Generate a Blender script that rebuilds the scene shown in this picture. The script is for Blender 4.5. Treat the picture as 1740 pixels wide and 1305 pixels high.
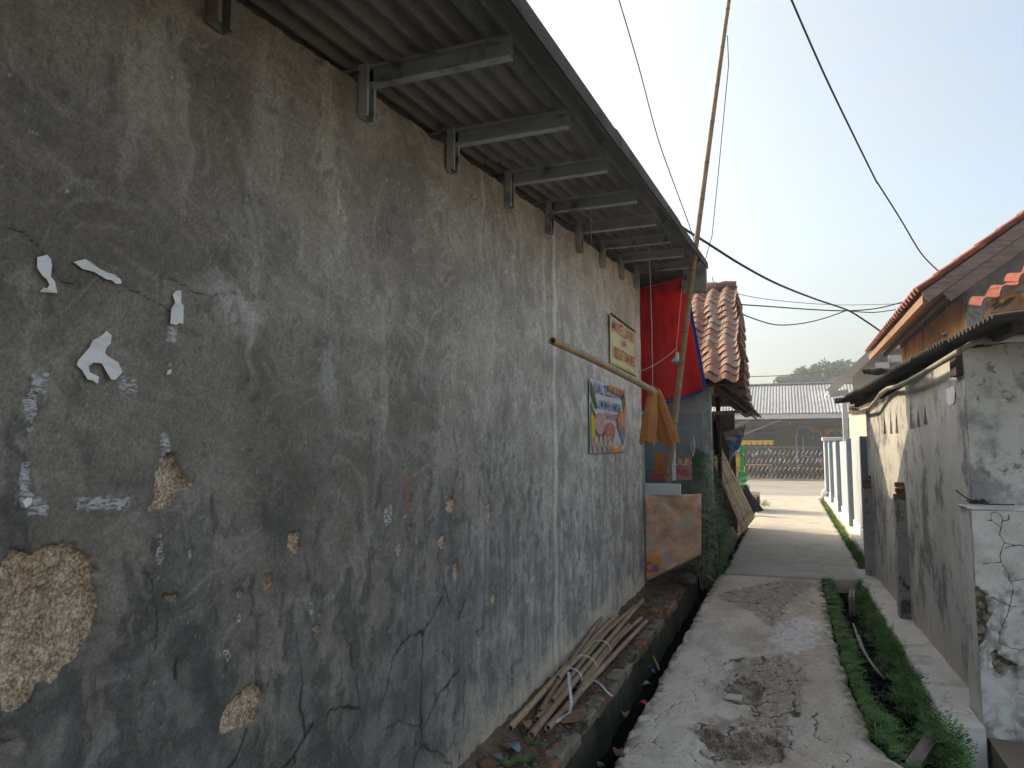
import bpy, bmesh, math, random
import numpy as np
from mathutils import Vector, Matrix, noise as mnoise
from mathutils.geometry import tessellate_polygon
random.seed(7); rng = np.random.default_rng(7)
for o in list(bpy.data.objects): bpy.data.objects.remove(o)
SC = bpy.context.scene; COL = SC.collection
R = math.radians

# ------------------------------------------------------------------ camera
CAM_H, PITCH, YAW, FPX = 1.6, R(5.094), R(21.215), 1206.0
cam = bpy.data.cameras.new('camera'); cam_o = bpy.data.objects.new('camera', cam); COL.objects.link(cam_o)
cam.sensor_width = 36.0; cam.lens = 36.0*FPX/1740.0; cam.clip_start = 0.05; cam.clip_end = 2000.0
cam_o.location = (0, 0, CAM_H); cam_o.rotation_euler = (math.pi/2+PITCH, 0, YAW)
SC.camera = cam_o
SC.render.resolution_x = 1024; SC.render.resolution_y = 768

# ------------------------------------------------------------------ world, sun, exposure
LIGHT = Vector((1.0, -0.48, -0.80)).normalized()
SUN_EL = math.asin(-LIGHT.z); SUN_ROT = math.atan2(-LIGHT.x, -LIGHT.y)
wd = bpy.data.worlds.new('World'); SC.world = wd; wd.use_nodes = True
nt = wd.node_tree; nt.nodes.clear()
sky = nt.nodes.new('ShaderNodeTexSky'); sky.sky_type = 'NISHITA'; sky.sun_disc = False
sky.sun_elevation = SUN_EL; sky.sun_rotation = SUN_ROT % (2*math.pi)
sky.air_density = 1.2; sky.dust_density = 5.0; sky.ozone_density = 1.0; sky.altitude = 30
hs = nt.nodes.new('ShaderNodeHueSaturation'); hs.inputs['Saturation'].default_value = 0.85
tc = nt.nodes.new('ShaderNodeTexCoord')
mp = nt.nodes.new('ShaderNodeMapping'); mp.inputs['Scale'].default_value = (1.1, 1.1, 3.2); mp.inputs['Location'].default_value = (.3, .1, 0)
nz = nt.nodes.new('ShaderNodeTexNoise'); nz.inputs['Scale'].default_value = 1.6; nz.inputs['Detail'].default_value = 3; nz.inputs['Roughness'].default_value = .5
cr = nt.nodes.new('ShaderNodeValToRGB'); cr.color_ramp.elements[0].position = .36; cr.color_ramp.elements[1].position = .64
mx = nt.nodes.new('ShaderNodeMix'); mx.data_type = 'RGBA'
mul = nt.nodes.new('ShaderNodeMath'); mul.operation = 'MULTIPLY'; mul.inputs[1].default_value = .75
cl = nt.nodes.new('ShaderNodeHueSaturation'); cl.inputs['Saturation'].default_value = .22; cl.inputs['Value'].default_value = 0.80
bg = nt.nodes.new('ShaderNodeBackground'); bg.inputs['Strength'].default_value = 0.15
wo = nt.nodes.new('ShaderNodeOutputWorld')
L = nt.links.new
L(sky.outputs[0], hs.inputs['Color']); L(sky.outputs[0], cl.inputs['Color'])
L(tc.outputs['Generated'], mp.inputs['Vector']); L(mp.outputs[0], nz.inputs['Vector']); L(nz.outputs[0], cr.inputs[0])
L(cr.outputs[0], mul.inputs[0]); L(mul.outputs[0], mx.inputs[0]); L(hs.outputs[0], mx.inputs[6]); L(cl.outputs[0], mx.inputs[7])
tn = nt.nodes.new('ShaderNodeMix'); tn.data_type = 'RGBA'; tn.blend_type = 'MULTIPLY'; tn.inputs[0].default_value = 1; tn.inputs[7].default_value = (.955, .975, .95, 1)
L(mx.outputs[2], tn.inputs[6]); L(tn.outputs[2], bg.inputs[0]); L(bg.outputs[0], wo.inputs[0])
sl = bpy.data.lights.new('sun', 'SUN'); so = bpy.data.objects.new('sun', sl); COL.objects.link(so)
sl.energy = 2.5; sl.angle = R(0.6); sl.color = (1.0, .79, .52)
so.location = (-12, 9, 16); so.rotation_euler = LIGHT.to_track_quat('-Z', 'Y').to_euler()
vs = SC.view_settings
vs.view_transform = 'Standard'; vs.look = 'None'; vs.exposure = 0.94; vs.gamma = 1.0; vs.use_curve_mapping = False

cy = SC.cycles
cy.max_bounces = 5; cy.diffuse_bounces = 4; cy.glossy_bounces = 2; cy.transmission_bounces = 3; cy.transparent_max_bounces = 4
cy.use_adaptive_sampling = True; cy.adaptive_threshold = .02; cy.caustics_reflective = False; cy.caustics_refractive = False

# ------------------------------------------------------------------ helpers: rays, tagging
def ray(px, py):
    x = (px-870)/FPX; y = -(py-652.5)/FPX
    f = math.cos(PITCH)-y*math.sin(PITCH); z = math.sin(PITCH)+y*math.cos(PITCH)
    return Vector((x*math.cos(YAW)-f*math.sin(YAW), x*math.sin(YAW)+f*math.cos(YAW), z))
def onX(px, py, X): r = ray(px, py); t = X/r.x; return Vector((X, r.y*t, CAM_H+r.z*t))
def onY(px, py, Y): r = ray(px, py); t = Y/r.y; return Vector((r.x*t, Y, CAM_H+r.z*t))
def onZ(px, py, Z=0.0): r = ray(px, py); t = (Z-CAM_H)/r.z; return Vector((r.x*t, r.y*t, Z))

def tag(o, label=None, cat=None, group=None, kind=None):
    if label: o['label'] = label
    if cat: o['category'] = cat
    if group: o['group'] = group
    if kind: o['kind'] = kind
    return o
def empty(name, loc=(0, 0, 0), label=None, cat=None, group=None):
    o = bpy.data.objects.new(name, None); COL.objects.link(o); o.location = loc; o.empty_display_size = .1
    return tag(o, label, cat, group)
def link(name, me, parent=None, mat=None):
    o = bpy.data.objects.new(name, me); COL.objects.link(o)
    if mat is not None and len(me.materials) == 0: me.materials.append(mat)
    if parent is not None:
        o.parent = parent
        o.matrix_parent_inverse = world_of(parent).inverted()
    return o
def world_of(o):
    m = Matrix.LocRotScale(o.location, o.rotation_euler, o.scale)
    if o.parent is not None: m = world_of(o.parent) @ o.matrix_parent_inverse @ m
    return m
def copy_tree(o, parent=None):
    c = o.copy(); COL.objects.link(c); c.parent = parent
    for ch in o.children: copy_tree(ch, c)
    return c

class MB:
    """collects geometry; build() links it as ONE mesh object"""
    def __init__(s): s.v = []; s.f = []; s.att = {}
    def add(s, vs, fs):
        b = len(s.v); s.v.extend([tuple(v) for v in vs]); s.f.extend([tuple(i+b for i in f) for f in fs]); return b
    def box(s, lo, hi, jit=0):
        x0, y0, z0 = lo; x1, y1, z1 = hi
        v = [(x0,y0,z0),(x1,y0,z0),(x1,y1,z0),(x0,y1,z0),(x0,y0,z1),(x1,y0,z1),(x1,y1,z1),(x0,y1,z1)]
        if jit: v = [tuple(c+random.uniform(-jit, jit) for c in p) for p in v]
        s.add(v, [(0,3,2,1),(4,5,6,7),(0,1,5,4),(1,2,6,5),(2,3,7,6),(3,0,4,7)]); return s
    def cbox(s, lo, hi, b=.01):
        """box with chamfered edges"""
        bm = bmesh.new(); bmesh.ops.create_cube(bm, size=1.0)
        for v in bm.verts: v.co = Vector([(lo[i]+hi[i])/2+v.co[i]*(hi[i]-lo[i]) for i in range(3)])
        bmesh.ops.bevel(bm, geom=bm.edges[:], offset=b, segments=1, affect='EDGES', profile=.5)
        bm.verts.index_update(); s.add([v.co for v in bm.verts], [[v.index for v in f.verts] for f in bm.faces]); bm.free(); return s
    def bar(s, a, b, w, h, up=(0,0,1)):
        """rectangular bar from a to b"""
        a = Vector(a); b = Vector(b); d = (b-a).normalized(); up = Vector(up)
        x = d.cross(up)
        if x.length < 1e-4: x = d.cross(Vector((1,0,0)))
        x.normalize(); z = x.cross(d).normalized()
        v = [p+x*sx*w/2+z*sz*h/2 for p in (a, b) for sx, sz in ((-1,-1),(1,-1),(1,1),(-1,1))]
        s.add(v, [(3,2,1,0),(4,5,6,7),(0,1,5,4),(1,2,6,5),(2,3,7,6),(3,0,4,7)]); return s
    def tube(s, pts, rad, n=8, caps=True):
        pts = [Vector(p) for p in pts]; m = len(pts)
        rad = rad if hasattr(rad, '__len__') else [rad]*m
        b = len(s.v); prev = None
        for i, p in enumerate(pts):
            d = (pts[min(i+1, m-1)]-pts[max(i-1, 0)]).normalized()
            if prev is None:
                x = d.cross(Vector((0,0,1)))
                if x.length < .05: x = d.cross(Vector((1,0,0)))
                x.normalize()
            else:
                x = (prev-d*prev.dot(d)).normalized()
            prev = x; y = d.cross(x)
            for k in range(n):
                a = 2*math.pi*k/n; s.v.append(tuple(p+(x*math.cos(a)+y*math.sin(a))*rad[i]))
        for i in range(m-1):
            for k in range(n):
                s.f.append((b+i*n+k, b+i*n+(k+1)%n, b+(i+1)*n+(k+1)%n, b+(i+1)*n+k))
        if caps:
            s.f.append(tuple(b+k for k in range(n))[::-1]); s.f.append(tuple(b+(m-1)*n+k for k in range(n)))
        return s
    def prism(s, poly, ext):
        """flat polygon (list of 3D points) extruded by vector ext"""
        poly = [Vector(p) for p in poly]; n = len(poly); ext = Vector(ext)
        tri = tessellate_polygon([poly])
        b = len(s.v); s.v.extend([tuple(p+ext) for p in poly]); s.v.extend([tuple(p) for p in poly])
        nrm = Vector((0,0,0))
        for i in range(n): nrm += poly[i].cross(poly[(i+1) % n])
        flip = nrm.dot(ext) < 0
        for t in tri:
            a, c, d = [poly[i] for i in t]
            same = ((c-a).cross(d-a)).dot(ext) > 0
            s.f.append(tuple(b+i for i in (t if same else t[::-1])))
            s.f.append(tuple(b+n+i for i in (t[::-1] if same else t)))
        for i in range(n):
            j = (i+1) % n; q = (b+n+i, b+n+j, b+j, b+i); s.f.append(q if not flip else q[::-1])
        return s
    def build(s, name, mat=None, parent=None, smooth=False, sharp=None):
        me = bpy.data.meshes.new(name); me.from_pydata(s.v, [], s.f)
        for k, a in s.att.items():
            at = me.attributes.new(k, 'FLOAT', 'POINT'); at.data.foreach_set('value', np.asarray(a, dtype=np.float32))
        me.validate()
        if smooth:
            me.polygons.foreach_set('use_smooth', [True]*len(me.polygons))
            if sharp: me.set_sharp_from_angle(angle=R(sharp))
        me.update()
        return link(name, me, parent, mat)

def vnoise(p, scale=1.0, oct=3):
    """array value noise through mathutils fractal; p (N,3)"""
    out = np.empty(len(p))
    for i, q in enumerate(p):
        out[i] = mnoise.fractal(Vector(q)*scale, 1.0, 2.0, oct)
    return out
def lattice(u, v, su, sv, seed, octaves=3):
    """numpy gradient noise in 2D, about -1..1"""
    tot = np.zeros_like(u, dtype=float); amp = 1.0; nrm = 0
    for o in range(octaves):
        an = np.random.default_rng(seed+o*17).uniform(0, 2*math.pi, (257, 257)); gx = np.cos(an); gy = np.sin(an)
        x = u*su*2**o+1000.3+o*3.7; y = v*sv*2**o+1000.7+o*9.1
        xi = np.floor(x).astype(int); yi = np.floor(y).astype(int); fx = x-xi; fy = y-yi
        wx = fx*fx*fx*(fx*(fx*6-15)+10); wy = fy*fy*fy*(fy*(fy*6-15)+10); xi %= 257; yi %= 257; xj = (xi+1) % 257; yj = (yi+1) % 257
        a = gx[xi, yi]*fx+gy[xi, yi]*fy; b = gx[xj, yi]*(fx-1)+gy[xj, yi]*fy
        c = gx[xi, yj]*fx+gy[xi, yj]*(fy-1); d = gx[xj, yj]*(fx-1)+gy[xj, yj]*(fy-1)
        tot += amp*((a*(1-wx)+b*wx)*(1-wy)+(c*(1-wx)+d*wx)*wy); nrm += amp; amp *= .55
    return tot/nrm*2.2
def N01(u, v, su, sv, seed, octaves=4): return .5+.5*lattice(u, v, su, sv, seed, octaves)
def ss(x, a, b):
    t = np.clip((x-a)/(b-a), 0, 1); return t*t*(3-2*t)
def lay(c, f, col):
    """composite colour (tuple or array) over c by factor f"""
    col = np.asarray(col, float); f = np.clip(f, 0, 1)[..., None]; return c*(1-f)+col*f
def blend(f, a, b): f = np.clip(f, 0, 1)[..., None]; return np.asarray(a, float)*(1-f)+np.asarray(b, float)*f
def worley(u, v, sc, seed):
    """distance to the nearest cell border, in metres"""
    x = u*sc+500.0; y = v*sc+500.0; xi = np.floor(x).astype(int); yi = np.floor(y).astype(int)
    r = np.random.default_rng(seed); jx = r.random((128, 128)); jy = r.random((128, 128))
    f1 = np.full(u.shape, 9.0); f2 = np.full(u.shape, 9.0)
    for i in (-1, 0, 1):
        for j in (-1, 0, 1):
            cx = xi+i; cy = yi+j; d = np.hypot(cx+jx[cx % 128, cy % 128]-x, cy+jy[cx % 128, cy % 128]-y)
            f2 = np.minimum(f2, np.maximum(f1, d)); f1 = np.minimum(f1, d)
    return (f2-f1)/2/sc
def sdf_poly(u, v, poly):
    """signed distance to polygon, negative inside"""
    d = np.full(u.shape, 1e9); ins = np.zeros(u.shape, bool); n = len(poly)
    for i in range(n):
        ax, ay = poly[i]; bx, by = poly[(i+1) % n]
        ex, ey = bx-ax, by-ay; L2 = ex*ex+ey*ey+1e-12
        t = np.clip(((u-ax)*ex+(v-ay)*ey)/L2, 0, 1)
        d = np.minimum(d, np.hypot(u-ax-t*ex, v-ay-t*ey))
        c = ((ay > v) != (by > v)) & (u < (bx-ax)*(v-ay)/((by-ay) if abs(by-ay) > 1e-9 else 1e-9)+ax)
        ins ^= c
    return np.where(ins, -d, d)
def dist_line(u, v, pl):
    d = np.full(u.shape, 1e9)
    for (ax, ay), (bx, by) in zip(pl[:-1], pl[1:]):
        ex, ey = bx-ax, by-ay; t = np.clip(((u-ax)*ex+(v-ay)*ey)/(ex*ex+ey*ey+1e-12), 0, 1)
        d = np.minimum(d, np.hypot(u-ax-t*ex, v-ay-t*ey))
    return d
def ell(cx, cy, rx, ry, n=9):
    return [(cx+rx*math.cos(2*math.pi*k/n)*random.uniform(.75, 1.15), cy+ry*math.sin(2*math.pi*k/n)*random.uniform(.8, 1.15)) for k in range(n)]
def grid_mesh(name, P, att, mat, parent, smooth=True):
    """P (nv,nu,3) array -> mesh with point attributes"""
    nv, nu = P.shape[:2]
    idx = np.arange(nv*nu).reshape(nv, nu)
    q = np.stack([idx[:-1,:-1], idx[:-1,1:], idx[1:,1:], idx[1:,:-1]], -1).reshape(-1, 4)
    me = bpy.data.meshes.new(name)
    me.vertices.add(nv*nu); me.vertices.foreach_set('co', P.reshape(-1).astype(np.float32))
    me.loops.add(q.size); me.loops.foreach_set('vertex_index', q.reshape(-1).astype(np.int32))
    me.polygons.add(len(q)); me.polygons.foreach_set('loop_start', (np.arange(len(q))*4).astype(np.int32))
    me.polygons.foreach_set('loop_total', np.full(len(q), 4, np.int32))
    me.update(calc_edges=True)
    if smooth: me.polygons.foreach_set('use_smooth', np.ones(len(q), bool))
    for k, a in att.items():
        if a.ndim == 3:
            at = me.attributes.new(k, 'FLOAT_COLOR', 'POINT'); at.data.foreach_set('color', np.concatenate([a, np.ones(a.shape[:2]+(1,))], -1).reshape(-1).astype(np.float32))
        else:
            at = me.attributes.new(k, 'FLOAT', 'POINT'); at.data.foreach_set('value', a.reshape(-1).astype(np.float32))
    return link(name, me, parent, mat)

def bamboo(mb, a, b, r0, r1, bend=0, node=.32, n=9, hollow=True, seed=0):
    """bamboo culm with swollen nodes and open ends; node ring weight goes to attribute 'node'"""
    a = Vector(a); b = Vector(b); d = b-a; Ln = d.length; d.normalize(); rr = random.Random(seed)
    side = d.cross(Vector((0,0,1)));
    if side.length < .05: side = Vector((1,0,0))
    side.normalize(); up = side.cross(d)
    ts = [0.0]; pos = rr.uniform(.06, node)
    st = [(0.0, 1.0, 0)]
    while pos < Ln-.03:
        st += [(pos-.02, 1.0, 0), (pos-.006, 1.03, .6), (pos, 1.1, 1), (pos+.006, 1.03, .6), (pos+.02, 1.0, .15), (pos+node*.5, .98, 0)]
        pos += node*rr.uniform(.85, 1.15)
    st = [q for q in st if q[0] < Ln]+[(Ln, 1.0, 0)]
    pts = []; rad = []; nd = []
    bs = rr.uniform(-1, 1)
    for t, k, w in st:
        f = t/Ln; off = bend*4*f*(1-f)
        pts.append(a+d*t+up*off+side*off*bs*.7); rad.append((r0+(r1-r0)*f)*k); nd.append(w)
    b0 = len(mb.v)
    if 'node' not in mb.att: mb.att['node'] = [0.0]*b0
    seq = [(pts[0], rad[0], 0)]
    P2, R2, N2 = list(pts), list(rad), list(nd)
    if hollow:
        P2 = [pts[0]+d*.07, pts[0]+d*.002, pts[0]]+P2+[pts[-1], pts[-1]-d*.002, pts[-1]-d*.07]
        R2 = [rad[0]*.62, rad[0]*.7, rad[0]*.85]+R2+[rad[-1]*.85, rad[-1]*.7, rad[-1]*.62]
        N2 = [3, 2, .2]+N2+[.2, 2, 3]
    m = len(P2)
    for p, r in zip(P2, R2):
        for k in range(n):
            an = 2*math.pi*k/n; mb.v.append(tuple(p+(side*math.cos(an)+up*math.sin(an))*r))
    for i in range(m-1):
        for k in range(n):
            mb.f.append((b0+i*n+k, b0+i*n+(k+1) % n, b0+(i+1)*n+(k+1) % n, b0+(i+1)*n+k))
    mb.f.append(tuple(b0+k for k in range(n))[::-1]); mb.f.append(tuple(b0+(m-1)*n+k for k in range(n)))
    for w in N2: mb.att['node'] += [w]*n
    return mb
def catenary(a, b, sag, n=16):
    a = Vector(a); b = Vector(b)
    return [a.lerp(b, i/n)-Vector((0, 0, sag*4*(i/n)*(1-i/n))) for i in range(n+1)]
# ------------------------------------------------------------------ materials
class NT:
    def __init__(s, name):
        s.m = bpy.data.materials.new(name); s.m.use_nodes = True; s.t = s.m.node_tree; s.t.nodes.clear()
        s.geo = s.t.nodes.new('ShaderNodeNewGeometry'); s.tc = s.t.nodes.new('ShaderNodeTexCoord')
        s.pos = s.geo.outputs['Position']; s.obj = s.tc.outputs['Object']
    def setin(s, sock, v):
        if v is None: return
        if hasattr(v, 'is_linked') or isinstance(v, bpy.types.NodeSocket): s.t.links.new(v, sock)
        else:
            if sock.type == 'RGBA' and len(v) == 3: v = (*v, 1)
            sock.default_value = v
    def scale(s, vec, sc, loc=(0,0,0), rot=(0,0,0)):
        n = s.t.nodes.new('ShaderNodeMapping'); s.setin(n.inputs['Vector'], vec)
        n.inputs['Scale'].default_value = sc; n.inputs['Location'].default_value = loc; n.inputs['Rotation'].default_value = rot; return n.outputs[0]
    def noise(s, vec, sc=5, det=4, ro=.55, dist=0):
        n = s.t.nodes.new('ShaderNodeTexNoise'); s.setin(n.inputs['Vector'], vec)
        n.inputs['Scale'].default_value = sc; n.inputs['Detail'].default_value = det; n.inputs['Roughness'].default_value = ro; n.inputs['Distortion'].default_value = dist
        return n.outputs[0]
    def voro(s, vec, sc=5, feat='DISTANCE_TO_EDGE', out='Distance'):
        n = s.t.nodes.new('ShaderNodeTexVoronoi'); n.feature = feat; s.setin(n.inputs['Vector'], vec); n.inputs['Scale'].default_value = sc; return n.outputs[out]
    def wave(s, vec, sc=5, dist=1, det=2):
        n = s.t.nodes.new('ShaderNodeTexWave'); s.setin(n.inputs['Vector'], vec); n.inputs['Scale'].default_value = sc; n.inputs['Distortion'].default_value = dist; n.inputs['Detail'].default_value = det; return n.outputs['Fac']
    def warp(s, vec, sc, amt):
        n = s.t.nodes.new('ShaderNodeTexNoise'); s.setin(n.inputs['Vector'], vec); n.inputs['Scale'].default_value = sc; n.inputs['Detail'].default_value = 3
        a = s.t.nodes.new('ShaderNodeVectorMath'); a.operation = 'SUBTRACT'; s.t.links.new(n.outputs['Color'], a.inputs[0]); a.inputs[1].default_value = (.5, .5, .5)
        b = s.t.nodes.new('ShaderNodeVectorMath'); b.operation = 'SCALE'; s.t.links.new(a.outputs[0], b.inputs[0]); b.inputs['Scale'].default_value = amt
        c = s.t.nodes.new('ShaderNodeVectorMath'); c.operation = 'ADD'; s.setin(c.inputs[0], vec); s.t.links.new(b.outputs[0], c.inputs[1]); return c.outputs[0]
    def ramp(s, fac, stops, interp='LINEAR'):
        n = s.t.nodes.new('ShaderNodeValToRGB'); s.setin(n.inputs[0], fac); e = n.color_ramp.elements; n.color_ramp.interpolation = interp
        while len(e) < len(stops): e.new(.5)
        for k, (p, c) in zip(e, stops):
            k.position = p; k.color = (c, c, c, 1) if not hasattr(c, '__len__') else (*c, 1)
        return n.outputs[0]
    def step(s, v, a, b, lo=0.0, hi=1.0):
        n = s.t.nodes.new('ShaderNodeMapRange'); n.interpolation_type = 'SMOOTHSTEP'; s.setin(n.inputs[0], v)
        n.inputs[1].default_value = a; n.inputs[2].default_value = b; n.inputs[3].default_value = lo; n.inputs[4].default_value = hi; return n.outputs[0]
    def math(s, op, a, b=None, clamp=False):
        n = s.t.nodes.new('ShaderNodeMath'); n.operation = op; n.use_clamp = clamp; s.setin(n.inputs[0], a)
        if b is not None: s.setin(n.inputs[1], b)
        return n.outputs[0]
    def mix(s, fac, a, b, mode='MIX'):
        n = s.t.nodes.new('ShaderNodeMix'); n.data_type = 'RGBA'; n.blend_type = mode; s.setin(n.inputs[0], fac); s.setin(n.inputs[6], a); s.setin(n.inputs[7], b); return n.outputs[2]
    def attr(s, name):
        n = s.t.nodes.new('ShaderNodeAttribute'); n.attribute_name = name; return n.outputs['Fac']
    def xyz(s, vec):
        n = s.t.nodes.new('ShaderNodeSeparateXYZ'); s.setin(n.inputs[0], vec); return n.outputs
    def rand(s):
        n = s.t.nodes.new('ShaderNodeObjectInfo'); return n.outputs['Random']
    def bump(s, h, st=.3, d=.01, nrm=None):
        n = s.t.nodes.new('ShaderNodeBump'); s.setin(n.inputs['Height'], h); n.inputs['Strength'].default_value = st; n.inputs['Distance'].default_value = d
        if nrm is not None: s.t.links.new(nrm, n.inputs['Normal'])
        return n.outputs[0]
    def out(s, col, rough=.8, nrm=None, metal=0, spec=.3, sss=None, trans=None, alpha=None, transl=None):
        b = s.t.nodes.new('ShaderNodeBsdfPrincipled'); o = s.t.nodes.new('ShaderNodeOutputMaterial')
        s.setin(b.inputs['Base Color'], col); s.setin(b.inputs['Roughness'], rough); s.setin(b.inputs['Metallic'], metal); s.setin(b.inputs['Specular IOR Level'], spec)
        if nrm is not None: s.t.links.new(nrm, b.inputs['Normal'])
        if trans is not None: b.inputs['Transmission Weight'].default_value = trans
        if transl is not None:
            t = s.t.nodes.new('ShaderNodeBsdfTranslucent'); s.setin(t.inputs[0], col); a = s.t.nodes.new('ShaderNodeMixShader'); a.inputs[0].default_value = transl
            s.t.links.new(b.outputs[0], a.inputs[1]); s.t.links.new(t.outputs[0], a.inputs[2]); s.t.links.new(a.outputs[0], o.inputs[0])
        else: s.t.links.new(b.outputs[0], o.inputs[0])
        return s.m
def lit(c): return tuple(((x/255.0+.055)/1.055)**2.4 if x > 10 else x/255.0/12.92 for x in c)

def simple(name, col, rough=.75, var=.25, sc=6, bump=.15, dirt=None, dirt_sc=2.0, spec=.3, metal=0, rnd=.0, stretch=(1,1,1), fine=60, transl=None, obj=False):
    n = NT(name); vec = n.obj if obj else n.pos
    v = n.scale(vec, stretch)
    a = n.noise(v, sc, 3, .6); f = n.noise(v, fine, 2, .6)
    lo = tuple(c*(1-var) for c in col); hi = tuple(min(1, c*(1+var)) for c in col)
    c = n.mix(n.ramp(a, [(.3, 0), (.7, 1)]), lo, hi)
    c = n.mix(.35, c, n.mix(f, (.35, .35, .35), (.65, .65, .65)), 'OVERLAY')
    if dirt is not None:
        c = n.mix(n.step(n.noise(v, dirt_sc, 4, .65), .5, .68), c, dirt)
    if rnd:
        r = n.rand(); c = n.mix(1.0, c, n.mix(r, (1-rnd,)*3, (1+rnd*.4,)*3), 'MULTIPLY')
    nr = n.bump(f, bump, .004) if bump > .12 else None
    return n.out(c, rough, nr, metal, spec, transl=transl)

M = {}
def painted(name, sand=True, rough=.82, fine_sc=130):
    """surface whose colour (weathering, painted brightness) is a point colour attribute; cracks, lost render and residue stay crisp through distance attributes"""
    n = NT(name); p = n.pos
    fine = n.noise(p, fine_sc, 3, .75); g = n.noise(p, 42, 3, .75)
    ca = n.t.nodes.new('ShaderNodeAttribute'); ca.attribute_name = 'col'; c = ca.outputs['Color']
    c = n.mix(.5, c, n.mix(n.step(n.math('ADD', n.math('MULTIPLY', fine, .65), n.math('MULTIPLY', g, .35)), .30, .70), (.18,)*3, (.82,)*3), 'OVERLAY')
    sm = n.math('MULTIPLY', n.step(n.attr('smear'), .003, -.003), n.step(n.noise(n.scale(p, (1, 14, 40)), 3.2, 3, .75), .40, .60)); c = n.mix(n.math('MULTIPLY', sm, .85), c, (.60, .62, .67) if sand else (.55, .55, .53))
    cr = n.step(n.attr('crack'), .0034, .0006); c = n.mix(n.math('MULTIPLY', cr, .85), c, (.03, .028, .026))
    sp = n.step(n.attr('spall'), .0012, -.0012)
    ac = n.t.nodes.new('ShaderNodeAttribute'); ac.attribute_name = 'under'
    un = n.mix(.7, ac.outputs['Color'], n.mix(n.step(fine, .32, .68), (.08,)*3, (.92,)*3), 'OVERLAY')
    un = n.mix(n.math('MULTIPLY', n.step(g, .60, .66), .5), un, (.40, .20, .12) if sand else (.33, .29, .24))
    c = n.mix(sp, c, un)
    h = n.math('ADD', n.math('MULTIPLY', fine, n.math('ADD', .35, n.math('MULTIPLY', sp, 1.6))), n.math('MULTIPLY', cr, -1.5))
    return n.out(c, rough, n.bump(h, .55, .006), 0, .28)
M['wall'] = painted('weathered_grey_render'); M['path'] = painted('worn_concrete_path', False, .88)

def concrete(name, lo, hi, stain=(.05,.05,.045), stain_amt=.6, vert=True, crack=0.0, moss=None, spall=False, sc=1.0, foot=None, mould=None):
    n = NT(name); p = n.pos; x, y, z = n.xyz(p)
    w = n.warp(p, 3*sc, .12); a = n.noise(w, 2.2*sc, 4, .62); f = n.noise(p, 120, 2, .7)
    st = n.noise(n.scale(w, (1.3, 1.3, 1.0) if vert else (1, 1, 1)), 2.0*sc, 5, .7)
    st2 = n.noise(n.scale(w, (2.6, 2.6, 2.4) if vert else (2, 2, 2)), 2.0*sc, 4, .75)
    c = n.mix(n.ramp(a, [(.28, 0), (.72, 1)]), lo, hi)
    c = n.mix(n.math('MULTIPLY', n.step(st, .50, .63), stain_amt), c, stain)
    c = n.mix(n.math('MULTIPLY', n.step(st2, .54, .66), stain_amt*.7), c, tuple(v*1.3 for v in stain))
    if mould: c = n.mix(n.math('MULTIPLY', n.step(n.noise(w, 11, 6, .75), .54, .62), n.step(n.noise(p, 1.9, 4, .6), .46, .58)), c, mould)
    if foot: c = n.mix(n.math('MULTIPLY', n.step(n.math('ADD', z, n.math('MULTIPLY', a, .3)), foot[1], foot[1]-.22), .7), c, foot[0])
    h = n.math('ADD', n.math('MULTIPLY', a, .5), n.math('MULTIPLY', f, .3))
    if moss: c = n.mix(n.math('MULTIPLY', n.step(n.math('SUBTRACT', n.noise(p, 7, 6, .7), n.math('MULTIPLY', z, moss[1])), moss[2], moss[2]+.14), .85), c, moss[0])
    if crack:
        cr = n.math('MULTIPLY', n.step(n.voro(n.warp(p, 3, .25), 2.2), .014, .003), n.step(n.noise(p, 1.7, 3), .45, .55))
        c = n.mix(n.math('MULTIPLY', cr, crack), c, (.03, .028, .025)); h = n.math('SUBTRACT', h, cr)
    c = n.mix(.35, c, n.mix(f, (.3,)*3, (.7,)*3), 'OVERLAY')
    return n.out(c, .85, n.bump(f, .3, .005), 0, .25)
M['slab'] = concrete('light_concrete_slab', (.44, .40, .34), (.53, .49, .425), (.34, .30, .245), .5, False, .5)
M['rwall'] = concrete('streaked_grey_render', (.44, .435, .41), (.62, .61, .575), (.15, .15, .148), .85, True, .2, foot=((.55, .48, .39), .45))
M['pilaster'] = concrete('black_moulded_render', (.30, .285, .26), (.44, .425, .39), (.06, .06, .056), .95, True, .2, mould=(.03, .03, .028))
M['box'] = painted('cracked_pale_render')
M['rfront'] = concrete('patchy_pale_render', (.58, .575, .54), (.74, .735, .70), (.14, .14, .13), .5, False, .2, mould=(.26, .26, .245))
M['ledge'] = concrete('pale_ledge_cement', (.55, .525, .475), (.70, .675, .625), (.30, .28, .245), .5, False, .35, moss=((.06, .07, .03), -2.5, 1.05))
M['ditch'] = concrete('mossy_ditch_concrete', (.06, .057, .044), (.115, .107, .082), (.024, .028, .017), .8, False, 0, moss=((.055, .07, .025), 1.2, .60))
M['nwall'] = concrete('grey_block_render', (.36, .385, .385), (.52, .55, .56), (.19, .205, .21), .6, True, .2)
M['kerb'] = concrete('mossy_brick_kerb', (.20, .165, .12), (.33, .285, .22), (.06, .065, .035), .7, False, 0)

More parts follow.
